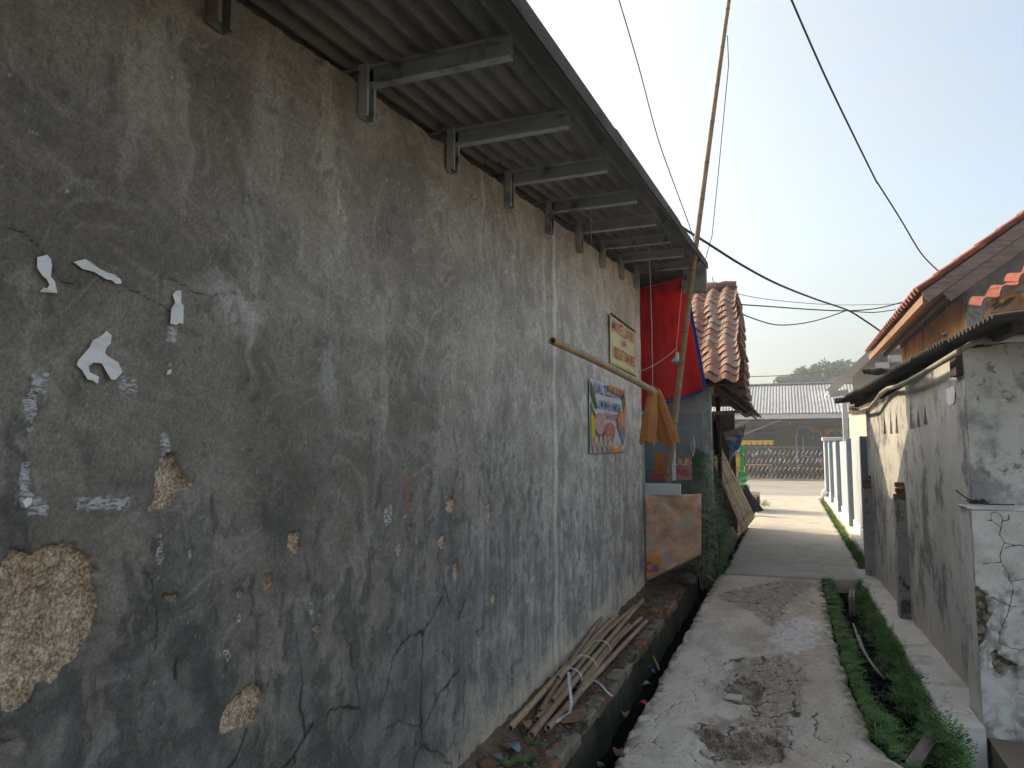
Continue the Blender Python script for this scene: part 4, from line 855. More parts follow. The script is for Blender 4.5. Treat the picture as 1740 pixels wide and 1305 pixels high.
# curled dry leaves / timber scrap
m = MB(); p = onZ(970, 1222, .06); m.prism([p+Vector(q) for q in ((-.03,-.08,0),(.05,-.07,.015),(.075,.05,.02),(.03,.09,.01),(-.02,.05,.0))], (0,0,.022)); tag(m.build('timber_scrap', M['wood']), 'small broken piece of brown timber by the bank edge', 'wood scrap')
def curl_leaf(name, c, ln, wd_, mat, lab, rz=0, curl=.5, cat='leaf', grp=None):
    m_ = MB(); n = 6
    for i in range(n+1):
        f = i/n; hw = wd_*math.sin(math.pi*(.08+.88*f)); zc = ln*.25*math.sin(f*3)*curl
        for sgn in (-1, 0, 1):
            q = Vector((sgn*hw, (f-.5)*ln, zc+abs(sgn)*hw*curl)); m_.v.append(tuple(Vector(c)+Matrix.Rotation(rz, 3, 'Z') @ q))
    for i in range(n):
        for k_ in range(2): m_.f.append((3*i+k_, 3*i+k_+1, 3*i+k_+4, 3*i+k_+3))
    o = m_.build(name, M[mat], None, True); o.modifiers.new('s', 'SOLIDIFY').thickness = .0015; tag(o, lab, cat, grp); return o
curl_leaf('dry_leaf', onZ(895, 1232, .07), .10, .028, 'wood', 'curled brown dry leaf beside the nearest bamboo end', .5)
curl_leaf('plastic_scrap', onZ(872, 1272, .075), .10, .03, 'ink_grey', 'grey blue plastic scrap standing in the near weeds', 1.0, cat='litter')
# litter along the left drain
for px, py, ln, mat, lab, z0 in ((1092,1198,.075,'ink_red','red wrapper lying at the edge of the drain',-.06),(1108,1142,.06,'ink_blue','blue plastic scrap in the left drain',-.2),(1100,1136,.09,'strap','white plastic bag scrap in the left drain',-.2),(1062,1215,.08,'wood','brown dead leaf on the drain mud',-.2),(1085,1240,.07,'wood_dark','dark rotten leaf against the slab edge',-.2),(1100,1165,.08,'wood_pale','pale curled leaf against the slab edge in the drain',-.18),(1072,1262,.07,'drystalk','dry pale leaf low in the left drain',-.22),(1050,1280,.09,'wood','brown leaf in the nearest part of the left drain',-.22)):
    curl_leaf('litter', onZ(px, py, z0), ln, ln*.35, mat, lab, random.uniform(0, 3), .6, 'litter', 'litter in the left drain')
dm = MB()
for i in range(900):
    yy = 3.3+3.6*random.random(); xx = -.89-.10*random.random()**1.5; rock('', '', (xx, yy, -.26+.16*(xx+.99)/.1), random.uniform(.006,.022), seed=1000+i, build=False, mb=dm)
tag(dm.build('drain_mud', M['soil']), 'lumpy dark mud and rotten leaves along the left drain', 'mud', kind='stuff')
m = MB(); m.tube([onZ(1025,1262,-.22), onZ(1042,1228,-.2), onZ(1058,1200,-.2), onZ(1075,1165,-.19), onZ(1088,1140,-.2), onZ(1103,1118,-.17)], .004, 5); tag(m.build('dry_root', M['drystalk']), 'thin pale root hanging along the left drain', 'root')
m = MB(); m.tube([onZ(1110,1115,-.1), onZ(1116,1128,-.1), onZ(1120,1138,-.12)], .007, 6); tag(m.build('stick', M['drystalk']), 'short pale stick poking out of the left drain', 'stick')

# ------------------------------------------------------------------ leaves, ferns, weeds
def sprig(mb, base, dirv, ln, nl, lw, rr, droop=.4):
    """stem with pairs of leaflets"""
    base = Vector(base); d = Vector(dirv).normalized(); side = d.cross(Vector((rr.uniform(-.3,.3), rr.uniform(-.3,.3), 1)))
    if side.length < .1: side = Vector((1,0,0))
    side.normalize(); p = base.copy(); prev = p.copy()
    for i in range(nl):
        f = (i+1)/nl; dd = (d+Vector((0,0,-droop*f))).normalized(); p = p+dd*(ln/nl)
        lf = lw*(1.1-f*.75)
        for sg in (-1, 1):
            ld = (side*sg+dd*.55+Vector((0,0,rr.uniform(-.15,.35)))).normalized(); wv = ld.cross(dd.cross(ld)).normalized()
            a = p; b_ = p+ld*lf*.5+dd*lf*.16; c = p+ld*lf; e_ = p+ld*lf*.5-dd*lf*.14
            mb.add([a, b_, c, e_], [(0,1,2,3)])
    mb.tube([base, base.lerp(p, .5)+Vector((0,0,ln*.02)), p], .0012, 3, False)
def weed(mb, c, h, n, rr, lw=.03, nl=6, spread=.6, droop=.5):
    for k_ in range(n):
        a = rr.uniform(0, 6.28); sprig(mb, Vector(c)+Vector((rr.uniform(-.02,.02), rr.uniform(-.02,.02), 0)), (math.cos(a)*spread, math.sin(a)*spread, 1), h*rr.uniform(.6,1.1), nl, lw*rr.uniform(.7,1.2), rr, droop)
rr = random.Random(3); fm = MB(); fm2 = MB()
for i in range(5200):                       # ferns in clumps along both sides of the right drain
    y = rr.uniform(4.12, 9.5); sdv = rr.random() < .45; cl_n = mnoise.noise(Vector((y*2.2, 3.0 if sdv else 9.0, 1)))+.5*mnoise.noise(Vector((y*6.0, 5.0 if sdv else 2.0, 4)))
    if cl_n < rr.uniform(-.6, .4): continue
    big_ = 1+.8*max(0, cl_n)
    if sdv:
        x = right_edge(y)-.006+abs(rr.gauss(0, 1))*.032*big_; z = .03-1.5*(x-right_edge(y))+rr.uniform(-.05, .0); dv = (.8, rr.uniform(-.8, .8), rr.uniform(.1, .9))
    else:
        q = abs(rr.gauss(0, 1))*.060*big_; x = .795-q; z = -.005-.95*q+rr.uniform(-.07, .01); dv = (rr.uniform(-.9, .1), rr.uniform(-.8, .8), rr.uniform(.2, 1))
        if y < 4.75: x += .05
    sprig(fm if rr.random() < .6 else fm2, (x, y, max(z, -.29)), dv, rr.uniform(.06, .13)*big_, rr.choice((4, 5, 7)), rr.uniform(.02, .05)*big_, rr, rr.uniform(.2, .9))
tag(fm.build('drain_ferns', M['fern']), 'dense low green ferns growing along both sides of the right drain', 'ferns', kind='stuff')
tag(fm2.build('drain_weeds', M['fern_dark']), 'darker small leaved weeds between the ferns in the right drain', 'weeds', kind='stuff')
gm = MB()
for i in range(1500):                       # grass in the far drain beside the white fence
    y = 10.4+13*rr.random()**1.4; x = rr.uniform(.84, .99); sprig(gm, (x, y, rr.uniform(-.16,-.02)), (rr.uniform(-.6,.6), rr.uniform(-.6,.6), 1), rr.uniform(.05,.13), 4, rr.uniform(.03,.06), rr, .5)
for c, n_, h in ((onZ(1296,862), 26, .22), (onZ(1418,830), 20, .15)):
    for k_ in range(n_): sprig(gm, (c.x+rr.gauss(0,.1), c.y+rr.gauss(0,.3), 0), (rr.uniform(-.6,.6), rr.uniform(-.6,.6), 1), h*rr.uniform(.7,1.2), 5, .07, rr, .5)
tag(gm.build('roadside_grass', M['fern2']), 'bright green grass filling the far drain beside the white fence', 'grass', kind='stuff')
for c, n_, lab in ((onZ(905,1262,.05), 10, 'small green weed by the near bamboo ends'), (onZ(893,1296,.05), 16, 'leafy green weed at the bottom of the soil bank'), (onZ(868,1300,.05), 9, 'lowest green weed beside the pale stones'), (onZ(1010,1160,.06), 14, 'small green weed behind the loose strap end'), (onZ(1098,1030,.05), 8, 'tiny weed at the far end of the bamboo bundle'), (onZ(925,1270,.05), 6, 'sparse weed on the gravelly bank')):
    m = MB(); weed(m, c, .055, n_, rr, .026, 4, 1.2, .3); tag(m.build('weed', M['fern']), lab, 'weed', 'weeds on the soil bank')
# dead frond stalk, sticks, plank in the right drain
m = MB(); m.tube([onZ(1450,1060,-.10), onZ(1456,1078,-.08), onZ(1464,1100,-.08), onZ(1476,1120,-.09), onZ(1490,1140,-.12), onZ(1502,1152,-.16)], [.008,.012,.012,.011,.010,.006], 7); m.tube([onZ(1460,1080,-.1), onZ(1468,1105,-.1), onZ(1480,1128,-.12)], [.006,.009,.006], 6)
tag(m.build('dead_frond', M['drystalk'], None, True), 'long bent grey frond stalk lying over the black drain water', 'dead frond')
for q0, q1, lab in (((1444,1015,-.03),(1446,1002,.02),'left of two pale stakes standing in the drain end'), ((1450,1014,-.03),(1451,1003,.02),'right of two pale stakes standing in the drain end')):
    m = MB(); m.tube([onZ(*q0)-Vector((0,0,.2)), onZ(*q0), onZ(*q1)], [.014,.014,.012], 7); tag(m.build('stake', M['wood_pale']), lab, 'stake', 'stakes in the drain')
m = MB(); a = onZ(1545,1302,-.06); b_ = onZ(1592,1232,-.03); m.bar(a, b_, .05, .022, (.5,-.2,1)); m.bar(a+Vector((.035,.02,-.03)), b_+Vector((.03,.02,-.05)), .012, .07, (.3,0,1)); tag(m.build('rotten_plank', M['wood_grey']), 'rotten wooden plank propped in the drain against the ledge end', 'plank')
m = MB(); m.tube([onZ(1488,1195,-.25), onZ(1500,1172,-.2), onZ(1508,1160,-.15)], .006, 5); tag(m.build('twig', M['wood_dark']), 'dark twig sloping out of the right drain water', 'twig')
for i, (px, py) in enumerate(((1470,1140),(1490,1205),(1503,1222),(1498,1245),(1512,1252),(1480,1228),(1506,1268))):
    curl_leaf('litter', onZ(px, py, -.29), random.uniform(.025,.045), .012, 'strap', ['white scrap floating at the top of the right drain','white scrap floating beside the left ferns','pale scrap floating mid drain','pale scrap low in the drain by the left ferns','pale scrap near the drain mouth by the right ferns','small white fleck against the left ferns','lowest pale fleck floating in the right drain'][i], random.uniform(0,3), .2, 'litter', 'litter floating in the right drain')
m = MB(); p = onZ(1247, 1188, .004); m.prism([p+Vector(q) for q in ((-.055,-.02,0),(.045,-.05,.006),(.052,.03,.008),(-.03,.055,.004))], (0,0,.012)); tag(m.build('concrete_chip', M['ledge']), 'pale flat concrete chip lying on the broken path', 'chip')
rb = MB()
for i in range(260):
    q = random.choice(((1255,1268),(1290,1205),(1300,1160),(1330,1140),(1235,1265),(1310,1010))); c = onZ(q[0]+random.gauss(0,26), q[1]+random.gauss(0,16)); rock('', '', (c.x, c.y, -.012), random.uniform(.004,.014), seed=3000+i, build=False, mb=rb)
tag(rb.build('path_rubble', M['pebble']), 'crumbs of broken concrete and grit in the path potholes', 'rubble', kind='stuff')
# ------------------------------------------------------------------ low grey building on the right
rb_ = empty('low_grey_building', (1.5, 7.5, 0), 'low grey building with triangular vents and sagging sheet roof beside the drain', 'building')
def rx(y): return np.interp(y, [5.2, 10.1], [1.055, .935])
YA, YB = 5.22, 10.1
def wp(y, z, d=0): return Vector((float(rx(y))+d, y, z))
outer = [wp(YA,-.2), wp(YB,-.2), wp(YB,2.10), wp(8.6,2.13), wp(7,2.16), wp(YA,2.22)]
holes = []
for px0, px1, py0, py1, wv in ((1499,1507,697,738,.20),(1511,1518,694,738,.19),(1521,1528,693,737,.16),(1547,1553,693,729,.19),(1559,1566,687,727,.18),(1571,1578,685,722,.17)):
    c = onX((px0+px1)/2, py1, float(rx(8))); c = onX((px0+px1)/2, py1, float(rx(c.y))); a = onX((px0+px1)/2, py0, c.x)
    holes.append([wp(c.y-.085, c.z), wp(c.y+.085, c.z+.005), wp(c.y+random.uniform(-.01,.01), a.z)])
m = MB(); fl = outer+[p for h in holes for p in h]; tri = tessellate_polygon([outer]+holes)
m.add(fl, [t if ((fl[t[1]]-fl[t[0]]).cross(fl[t[2]]-fl[t[0]])).x < 0 else t[::-1] for t in tri])
for h in holes:
    b0 = len(m.v); m.v += [tuple(p) for p in h]+[tuple(p+Vector((.13,0,0))) for p in h]
    for i in range(3): m.f.append((b0+i, b0+(i+1) % 3, b0+3+(i+1) % 3, b0+3+i))
m.build('alley_wall', M['rwall'], rb_)
m = MB(); m.box((1.25, 5.5, -.2), (1.35, 9.9, 2.1)); m.build('vent_dark_backing', M['dark'], rb_)  # near-black panel behind the vents, interior shade put into its colour
m = MB(); m.prism([(1.057,YA,-.2),(2.1,YA,-.2),(2.1,YA,2.36),(1.9,YA,2.33),(1.4,YA,2.26),(1.057,YA,2.22)], (0,.12,0)); m.build('front_wall', M['rfront'], rb_)
m = MB(); m.box((2.0,5.3,-.2),(2.1,10,2.2)); m.box((.96,10.0,-.2),(2.1,10.099,2.08)); m.build('rear_wall', M['nwall'], rb_)
# broken pilasters with bare brick heads
for yc, zt, wd_, dp in ((7.62, 1.12, .17, .085),(9.93, 1.10, .14, .10)):
    m = MB(); x1 = float(rx(yc)); n = 22
    us = np.linspace(0, 1, 9); vz = np.linspace(-.1, zt, n)
    prof = [(x1+.02, yc-wd_/2), (x1-dp, yc-wd_/2), (x1-dp, yc+wd_/2), (x1+.02, yc+wd_/2)]
    for z in vz:
        for (a, b_) in prof: m.v.append((a+random.uniform(-.006,.006), b_+random.uniform(-.006,.006), z+(random.uniform(-.05,.03) if z == vz[-1] else 0)))
    for j in range(n-1):
        for k_ in range(3): m.f.append((4*j+k_, 4*j+4+k_, 4*j+5+k_, 4*j+1+k_))
    m.f.append((4*n-4, 4*n-1, 4*n-2, 4*n-3)); pl = m.build('pilaster', M['pilaster'], rb_)
    for k_ in range(4):
        b2 = MB(); b2.cbox((x1-dp*.9+random.uniform(-.01,.01), yc-wd_/2+.01, zt-.06+.055*k_), (x1, yc+wd_/2-.03*k_-.01, zt-.012+.055*k_), .008); b2.build('brick', M['brick'], pl)
# paper notice, dark recess and light timber under the eave at the corner
m = MB(); q = [onX(px, py, float(rx(5.4))-.006) for px, py in ((1603,661),(1612,660),(1621,655),(1623,664),(1622,684),(1614,690),(1609,684),(1606,676))]; m.prism(q, (-.002,0,0)); tag(m.build('paper_notice', M['paper']), 'torn white paper notice high on the low grey building', 'notice')
m = MB(); m.box((1.015, 5.24, 2.06), (1.054, 5.42, 2.22)); m.build('dark_recess_block', M['wood_dark'], rb_)  # dark block stands in for the shaded recess under the eave
# sheet roof, corrugations run down to the alley
E0, E1 = Vector((1.05, 4.42, 2.30)), Vector((.655, 10.6, 2.215)); ed = (E1-E0); EL = ed.length; ed.normalize(); upv = (Vector((1, .065, .10))-ed*Vector((1, .065, .10)).dot(ed)).normalized(); nrm = ed.cross(upv)*-1
if nrm.z < 0: nrm = -nrm
shr = corr_mesh('sheet_dark', .98, 1.35, .0754, .014, .006, 6); shr.materials.append(M['asb_dark'])
k_ = 0; s_ = 0.0
while s_ < EL-.1:
    o = bpy.data.objects.new('roof_sheet', shr); COL.objects.link(o); o.parent = rb_
    p = E0+ed*(s_+.98)-upv*random.uniform(0,.035)+nrm*(.010*(k_ % 2)-.006*math.sin(s_*1.1)*.6)
    mw = Matrix((( -ed.x, upv.x, nrm.x, p.x),(-ed.y, upv.y, nrm.y, p.y),(-ed.z, upv.z, nrm.z, p.z),(0,0,0,1)))
    o.matrix_parent_inverse = world_of(rb_).inverted(); o.matrix_basis = mw; s_ += .905; k_ += 1
for yy in (6.4, 7.9, 9.4, 10.3):
    m = MB(); x0 = E0.lerp(E1, (yy-4.42)/6.18).x; m.bar((x0+.10, yy, 2.225-.012*(yy-5)*.5), (2.0, yy+.1, 2.42), .05, .07); m.build('rafter', M['wood_dark'], rb_)
m = MB(); m.bar(E0+Vector((.16,.25,-.03)), E1+Vector((.2,-.2,-.06)), .05, .06); m.build('purlin', M['wood_dark'], rb_)
for (px, py, s_, lab) in ((1470,632,.14,'dark lump of rubbish on the sagging sheet roof edge'),(1574,570,.035,'small broken lump on the sheet roof edge')):
    c = onX(px, py, .80 if px < 1500 else 1.0); o = rock('debris', 'asb_dark', c+Vector((.12,0,.0)), s_, lab, 'debris', None, seed=int(px), flat=.4)
# drain pipe following the eave
pp = empty('drain_pipe', (1.1, 5.2, 2.2), 'white pipe bending along the eave of the low grey building', 'pipe')
m = MB(); m.tube([onY(1675, 578, 5.02), onY(1760, 573, 5.02), onY(1900, 566, 5.02)], .021, 12); m.build('straight_run', M['pvc'], pp, True, 50)
m = MB(); m.tube([onY(1671, 578.5, 5.02), onY(1697, 577, 5.02)], .026, 14); m.build('coupling', M['pvc_grey'], pp, True, 50)
m = MB(); pts = [onY(1676, 578, 5.02), onY(1655, 582, 5.05), onX(1630, 597, .985), onX(1600, 615, .97), onX(1570, 633, .955), onX(1545, 647, .94), onX(1525, 656, .93), onX(1508, 660, .92), onX(1497, 668, .905), onX(1487, 682, .89), onX(1478, 692, .87), onX(1462, 697, .85), onX(1444, 694, .82)]
m.tube(pts, .019, 10); m.build('bent_run', M['pvc_dirty'], pp, True, 50)
# ------------------------------------------------------------------ pale cracked block at the corner
bx = empty('cracked_block', (1.5, 5.0, -.4), 'pale cracked concrete block wall in front of the low grey building', 'block wall')
XB, YF, ZB = .98, 4.87, 1.235
xs = np.concatenate([np.linspace(XB, 1.55, 110), [1.8, 2.4]]); zs = np.linspace(-.45, ZB, 300); Xg, Zg = np.meshgrid(xs, zs)
pf = lambda L_: [(onY(a, b_, YF).x, onY(a, b_, YF).z) for a, b_ in L_]
sp = np.minimum.reduce([sdf_poly(Xg, Zg, pf(q)) for q in ([(1650,1000),(1660,998),(1675,1012),(1678,1030),(1684,1048),(1676,1060),(1678,1072),(1672,1090),(1664,1100),(1662,1130),(1655,1130)], [(1684,1108),(1694,1104),(1696,1114),(1712,1120),(1728,1132),(1726,1142),(1708,1138),(1700,1146),(1690,1142),(1686,1126)])])+lattice(Xg, Zg, 40, 40, 401, 4)*.006
ck = np.minimum.reduce([dist_line(Xg+lattice(Xg, Zg, 20, 20, 402, 3)*.006, Zg+lattice(Xg, Zg, 20, 20, 403, 3)*.006, pf(q)) for q in (
    [(1684,872),(1684,884),(1700,896)], [(1684,872),(1692,870),(1702,878),(1703,892),(1699,910),(1706,922),(1722,926),(1745,928)], [(1706,924),(1700,938),(1700,955),(1712,975),(1722,1000),(1718,1020),(1712,1045),(1700,1070),(1697,1092)], [(1670,957),(1699,956)], [(1672,1010),(1690,1018),(1716,1030),(1750,1032)], [(1720,988),(1750,982)], [(1678,884),(1684,884)], [(1703,886),(1714,884),(1714,874)], [(1697,1092),(1720,1102),(1750,1108)], [(1708,932),(1724,928)])])
n1 = N01(Xg, Zg, 5, 5, 404, 5); n2 = N01(Xg, Zg, 14, 14, 405, 5); n3 = N01(Xg, Zg, 3, 9, 406, 4)
C = blend(ss(n1, .2, .8), (.64, .635, .595), (.78, .775, .74)); C = lay(C, ss(n3, .58, .8)*.4, (.58, .55, .48))
C = lay(C, ss(ck, .07, .0)*ss(n2, .38, .66)*ss(Zg, 1.02, .8)*.75, (.15, .15, .138)); C = lay(C, ss(Zg+(n1-.5)*.7, .55, -.1)*ss(n2, .34, .66)*.7, (.19, .183, .165)); C = lay(C, ss(Zg+(n1-.5)*.3, .05, -.15)*.8, (.20, .155, .11)); C = lay(C, ss(sp, .05, 0)*ss(n2, .4, .6)*.7, (.12, .118, .11)); C = lay(C, ss(Xg, 1.03, .99)*ss(n3, .4, .7)*.3, (.36, .33, .26))
UN = blend(ss(N01(Xg, Zg, 25, 25, 407, 4), .3, .7), (.10, .085, .07), (.36, .30, .235)); UN = lay(UN, ss(n2, .62, .7)*ss(Zg, .75, .9)*.9, (.42, .17, .10))
Yd = YF+lattice(Xg, Zg, 4, 4, 408, 3)*.004+np.clip((.003-sp)/.01, 0, 1)*(.022+.01*lattice(Xg, Zg, 40, 40, 409, 3))
grid_mesh('front_face', np.stack([Xg, Yd, Zg], -1), dict(spall=sp, smear=sp*0+1, crack=ck*.7, col=C, under=UN), M['box'], bx)
m = MB(); m.box((XB+.001, YF+.05, -.45), (2.39, 5.21, ZB-.001)); m.add([(XB,YF,-.45),(XB,YF+.05,-.45),(XB,YF+.05,ZB),(XB,YF,ZB)], [(0,3,2,1)]); m.v = [(a+(random.uniform(-.004,.004) if a < 1 else 0), b_, c) for a, b_, c in m.v]; m.build('core', M['rfront'], bx)
m = MB(); m.cbox((XB-.004, YF-.003, ZB-.002), (2.4, 5.215, ZB+.012), .004); m.build('top_screed', M['rfront'], bx)
m = MB(); p = onZ(1684, 850, ZB+.01); m.tube([p, p+Vector((.004,0,.055)), p+Vector((-.003,0,.075))], .006, 7); tag(m.build('rebar_stub', M['rust']), 'short rusty rod standing on the pale cracked block', 'rod')
m = MB(); p = onZ(1658, 857, ZB+.012); m.tube([p+Vector((.01,0,.01)), p+Vector((-.05,.02,.04)), p+Vector((-.10,.03,.085))], .004, 6)
for k_ in range(10): q = p+Vector((random.uniform(-.04,.05), random.uniform(-.02,.02), .008)); m.tube([q, q+Vector((random.uniform(-.03,.04), 0, random.uniform(.002,.03))), q+Vector((random.uniform(-.03,.06), 0, random.uniform(-.003,.012)))], .0045, 5)
m.tube([p+Vector((.02,0,.01)), p+Vector((.06,-.01,.003)), p+Vector((.13,-.02,.003)), p+Vector((.2,-.01,.004))], .004, 5); tag(m.build('wire_tangle', M['iron']), 'tangle of black wire on the corner of the pale cracked block', 'wire')

# ------------------------------------------------------------------ white panel fence
fe = empty('panel_fence', (1.13, 18, 0), 'long bluish white panel fence with blue grey posts along the far drain', 'fence')
fy = [10.25, 12.6, 15.6, 19.0, 22.0, 24.6]
for i in range(len(fy)-1):
    m = MB(); m.cbox((1.15, fy[i]+.10, .03), (1.20, fy[i+1]-.01, 1.74+random.uniform(-.01,.01)), .006); m.build('panel', M['panel_white'], fe)
    m = MB(); m.cbox((1.13, fy[i]+.11, .045), (1.21, fy[i+1]-.02, .20), .01); m.build('plinth', M['white'], fe)
for i, y in enumerate(fy[1:]):
    m = MB(); m.cbox((1.06, y-.09, .0), (1.16, y+.09, 1.775), .008); m.build('post', M['post_blue'], fe)
m = MB(); m.cbox((1.05, 24.75, .0), (1.5, 25.1, 1.80), .01); ep = m.build('end_pier', M['white'], fe); m = MB(); m.cbox((1.0, 24.65, 1.80), (1.6, 25.2, 1.92), .015); m.build('cap', M['white'], ep)
c = MB(); c.tube([(1.0, 24.6, .0), (1.0, 24.6, .16), (1.02, 24.5, .22)], .09, 9); tag(c.build('drum', M['white'], None, True), 'small white drum at the far end of the panel fence', 'drum')

# ------------------------------------------------------------------ orange house behind: clay roof, grey verge boards
oh = empty('orange_house', (3, 10, 0), 'orange walled house with red tiled gable roof and weathered verge boards', 'house')
EX, EY, EZ = 1.47, 9.0, 3.33; TA = math.atan2(.71, .99)
m = MB(); m.box((1.98, 9.35, 0), (2.1, 14.6, 3.5)); m.build('side_wall', M['orange_wall'], oh)
m = MB(); m.prism([(2.0,9.3,0),(5.4,9.3,0),(5.4,9.3,5.7),(4.6,9.3,5.55),(2.0,9.3,3.68)], (0,.1,0)); m.build('gable_wall', M['orange_wall'], oh)
m = MB(); m.prism([(2.0,9.29,3.30),(2.0,9.29,3.66),(4.6,9.29,5.5),(5.4,9.29,5.6),(5.4,9.29,3.5)], (0,-.02,0)); m.build('gable_panel', M['grey_gable'], oh)
m = MB(); m.box((1.93, 9.2, 0), (2.13, 9.38, 3.46)); m.build('corner_pier', M['stucco'], oh)
m = MB(); m.box((1.965, 9.4, 3.40), (1.982, 14.6, 3.5)); m.build('dark_top_band', M['dark_band'], oh)  # dark plaster strip along the top of the side wall
roofn = Vector((-math.sin(TA), 0, math.cos(TA))); rs_ = Vector((math.cos(TA), 0, math.sin(TA)))
m = MB(); a = Vector((EX+.03, EY+.06, EZ-.03)); m.prism([a, a+rs_*5, a+rs_*5-roofn*.05, a-roofn*.05], (0, 5.8, 0)); m.build('roof_deck', M['soffit'], oh)
for k_, (s0, s1, off, dz) in enumerate(((-.02, 2.6, .0, .02),(.14, 2.2, -.03, -.115),(2.62, 5, .0, .02),(2.24, 5, -.03, -.115))):
    a = Vector((EX, EY+off, EZ))+rs_*s0-roofn*(.07-dz); b_ = Vector((EX, EY+off, EZ))+rs_*s1-roofn*(.07-dz); m = MB(); m.bar(a, b_, .03, .125, roofn); m.build('verge_board', M['wood_grey'], oh)
m = MB(); m.bar((EX+.01, EY+.05, EZ-.06), (EX+.01, 14.8, EZ-.05), .03, .10); m.build('eave_board', M['soffit'], oh)
m = MB(); m.bar((EX+.25, EY+.3, EZ-.02), (EX+.25, 14.7, EZ-.02), .05, .07); m.build('eave_batten', M['wood_dark'], oh)
def pantile(name, w=.215, l=.30, h=.032, th=.012, nseg=10):
    v = []; f = []
    for yy in (0, l):
        for i in range(nseg+1):
            x = w*1.08*i/nseg; z = h*math.sin(2*math.pi*i/nseg*1.08-.4); v += [(x, yy, z), (x, yy, z+th)]
    st = 2*(nseg+1)
    for i in range(nseg):
        a = 2*i; f += [(a, a+st, a+st+2, a+2), (a+1, a+3, a+st+3, a+st+1), (a, a+2, a+3, a+1), (a+st, a+st+1, a+st+3, a+st+2)]
    f += [(0, 1, st+1, st), (st-2, 2*st-2, 2*st-1, st-1)]
    me = bpy.data.meshes.new(name); me.from_pydata(v, [], f); me.update(); me.polygons.foreach_set('use_smooth', [True]*len(f)); me.set_sharp_from_angle(angle=R(45)); return me
ptr = pantile('pantile_red'); ptr.materials.append(M['tile_red'])
def place(me, name, parent, p, ex, ey, ez, jit=.0):
    o = bpy.data.objects.new(name, me); COL.objects.link(o); o.parent = parent; o.matrix_parent_inverse = world_of(parent).inverted()
    mw = Matrix(((ex.x, ey.x, ez.x, p[0]),(ex.y, ey.y, ez.y, p[1]),(ex.z, ey.z, ez.z, p[2]),(0,0,0,1)))
    if jit: mw = mw @ Matrix.Rotation(random.uniform(-jit, jit), 4, 'Z') @ Matrix.Rotation(random.uniform(-jit, jit), 4, 'X')
    o.matrix_basis = mw; return o
for j in range(13):
    for i in range(28 if j == 0 else (8 if j < 3 else 3)):
        p = Vector((EX-.05, EY-.03+.205*(i+1), EZ+.02))+rs_*(.255*j)+roofn*(.004+.010*j*0)
        ey = (rs_+roofn*-.045).normalized(); place(ptr, 'roof_tile', oh, p+roofn*.02, Vector((0,-1,0)), ey, Vector((0,-1,0)).cross(ey), .012)
# small lower canopy over the gable
cr0, cr1 = onY(1685, 505, 8.75), onY(1800, 430, 8.75); dv = (cr1-cr0).normalized(); m = MB(); m.bar(cr0-Vector((0,0,.05)), cr1-Vector((0,0,.05)), .5, .05, (0,0,1)); m.build('canopy_deck', M['soffit'], oh)
for i in range(12):
    p = cr0+dv*(.20*(i-1)); place(ptr, 'canopy_tile', oh, p+Vector((0,-.3,-.02)), dv, (Vector((0,1,.35))-dv*dv.dot(Vector((0,1,.35)))).normalized(), dv.cross((Vector((0,1,.35))-dv*dv.dot(Vector((0,1,.35)))).normalized()), .03)
m = MB(); m.bar(cr0+Vector((.05,0,-.2)), cr0+Vector((.25,.2,-.02)), .09, .09); m.bar(cr0+Vector((-.02,.1,-.22)), cr0+Vector((.1,.2,-.05)), .08, .09); m.build('canopy_bracket', M['soffit'], oh)

# ------------------------------------------------------------------ white house with a porch roof
wh = empty('white_house', (1.6, 16, 0), 'white house with pale verge boards and a porch post behind the panel fence', 'house')
m = MB(); m.box((1.3, 13.2, 0), (1.42, 17.8, 2.62)); m.build('alley_wall', M['cream'], wh)
m = MB(); m.prism([(1.31,16.5,1.5),(5,16.5,1.5),(5,16.5,4.2),(1.8,16.5,3.62),(1.31,16.5,3.1)], (0,.1,0)); m.build('gable_wall', M['white'], wh)
V0, V1, V2 = onY(1409, 667, 16), onY(1480, 601, 16), onY(1640, 556, 16)
m = MB(); m.bar(V0, V1, .16, .05, (0,1,0)); m.build('verge_board', M['cream'], wh); m = MB(); m.bar(V1, V2, .10, .05, (0,1,0)); m.build('verge_board', M['cream'], wh)
m = MB(); m.prism([V0+Vector((0,.05,.03)), V1+Vector((0,.05,.05)), V1+Vector((0,.05,.09)), V0+Vector((0,.05,.07))], (0, 2.2, 0)); m.build('roof_slope', M['white'], wh); m = MB(); m.prism([V1+Vector((0,.05,.05)), V2+Vector((0,.05,.05)), V2+Vector((0,.05,.09)), V1+Vector((0,.05,.09))], (0, 2.2, 0)); m.build('roof_slope', M['wood_grey'], wh)
m = MB(); m.bar(onY(1409, 671, 15.9), onY(1442, 666, 15.9), .1, .11); m.build('gutter_end', M['panel_white'], wh)
m = MB(); m.bar(onY(1418, 680, 15.95), onY(1450, 676, 15.95), .08, .07); m.build('beam', M['wood_dark'], wh)
for px, py in ((1497,624),(1518,612)): m = MB(); c = onY(px, py, 16.2); m.box((c.x-.12,15.9,c.z-.07),(c.x+.12,16.4,c.z+.07)); m.build('bracket', M['white'], wh)
m = MB(); m.box((1.31,19.93,0),(1.43,20.07,2.75)); m.build('porch_post', M['white'], wh)
m = MB(); q0, q1 = onX(1444, 697, 1.27), onX(1482, 690, 1.27); m.bar(q0, q1, .05, .16); m.build('plank', M['wood_dark'], wh)
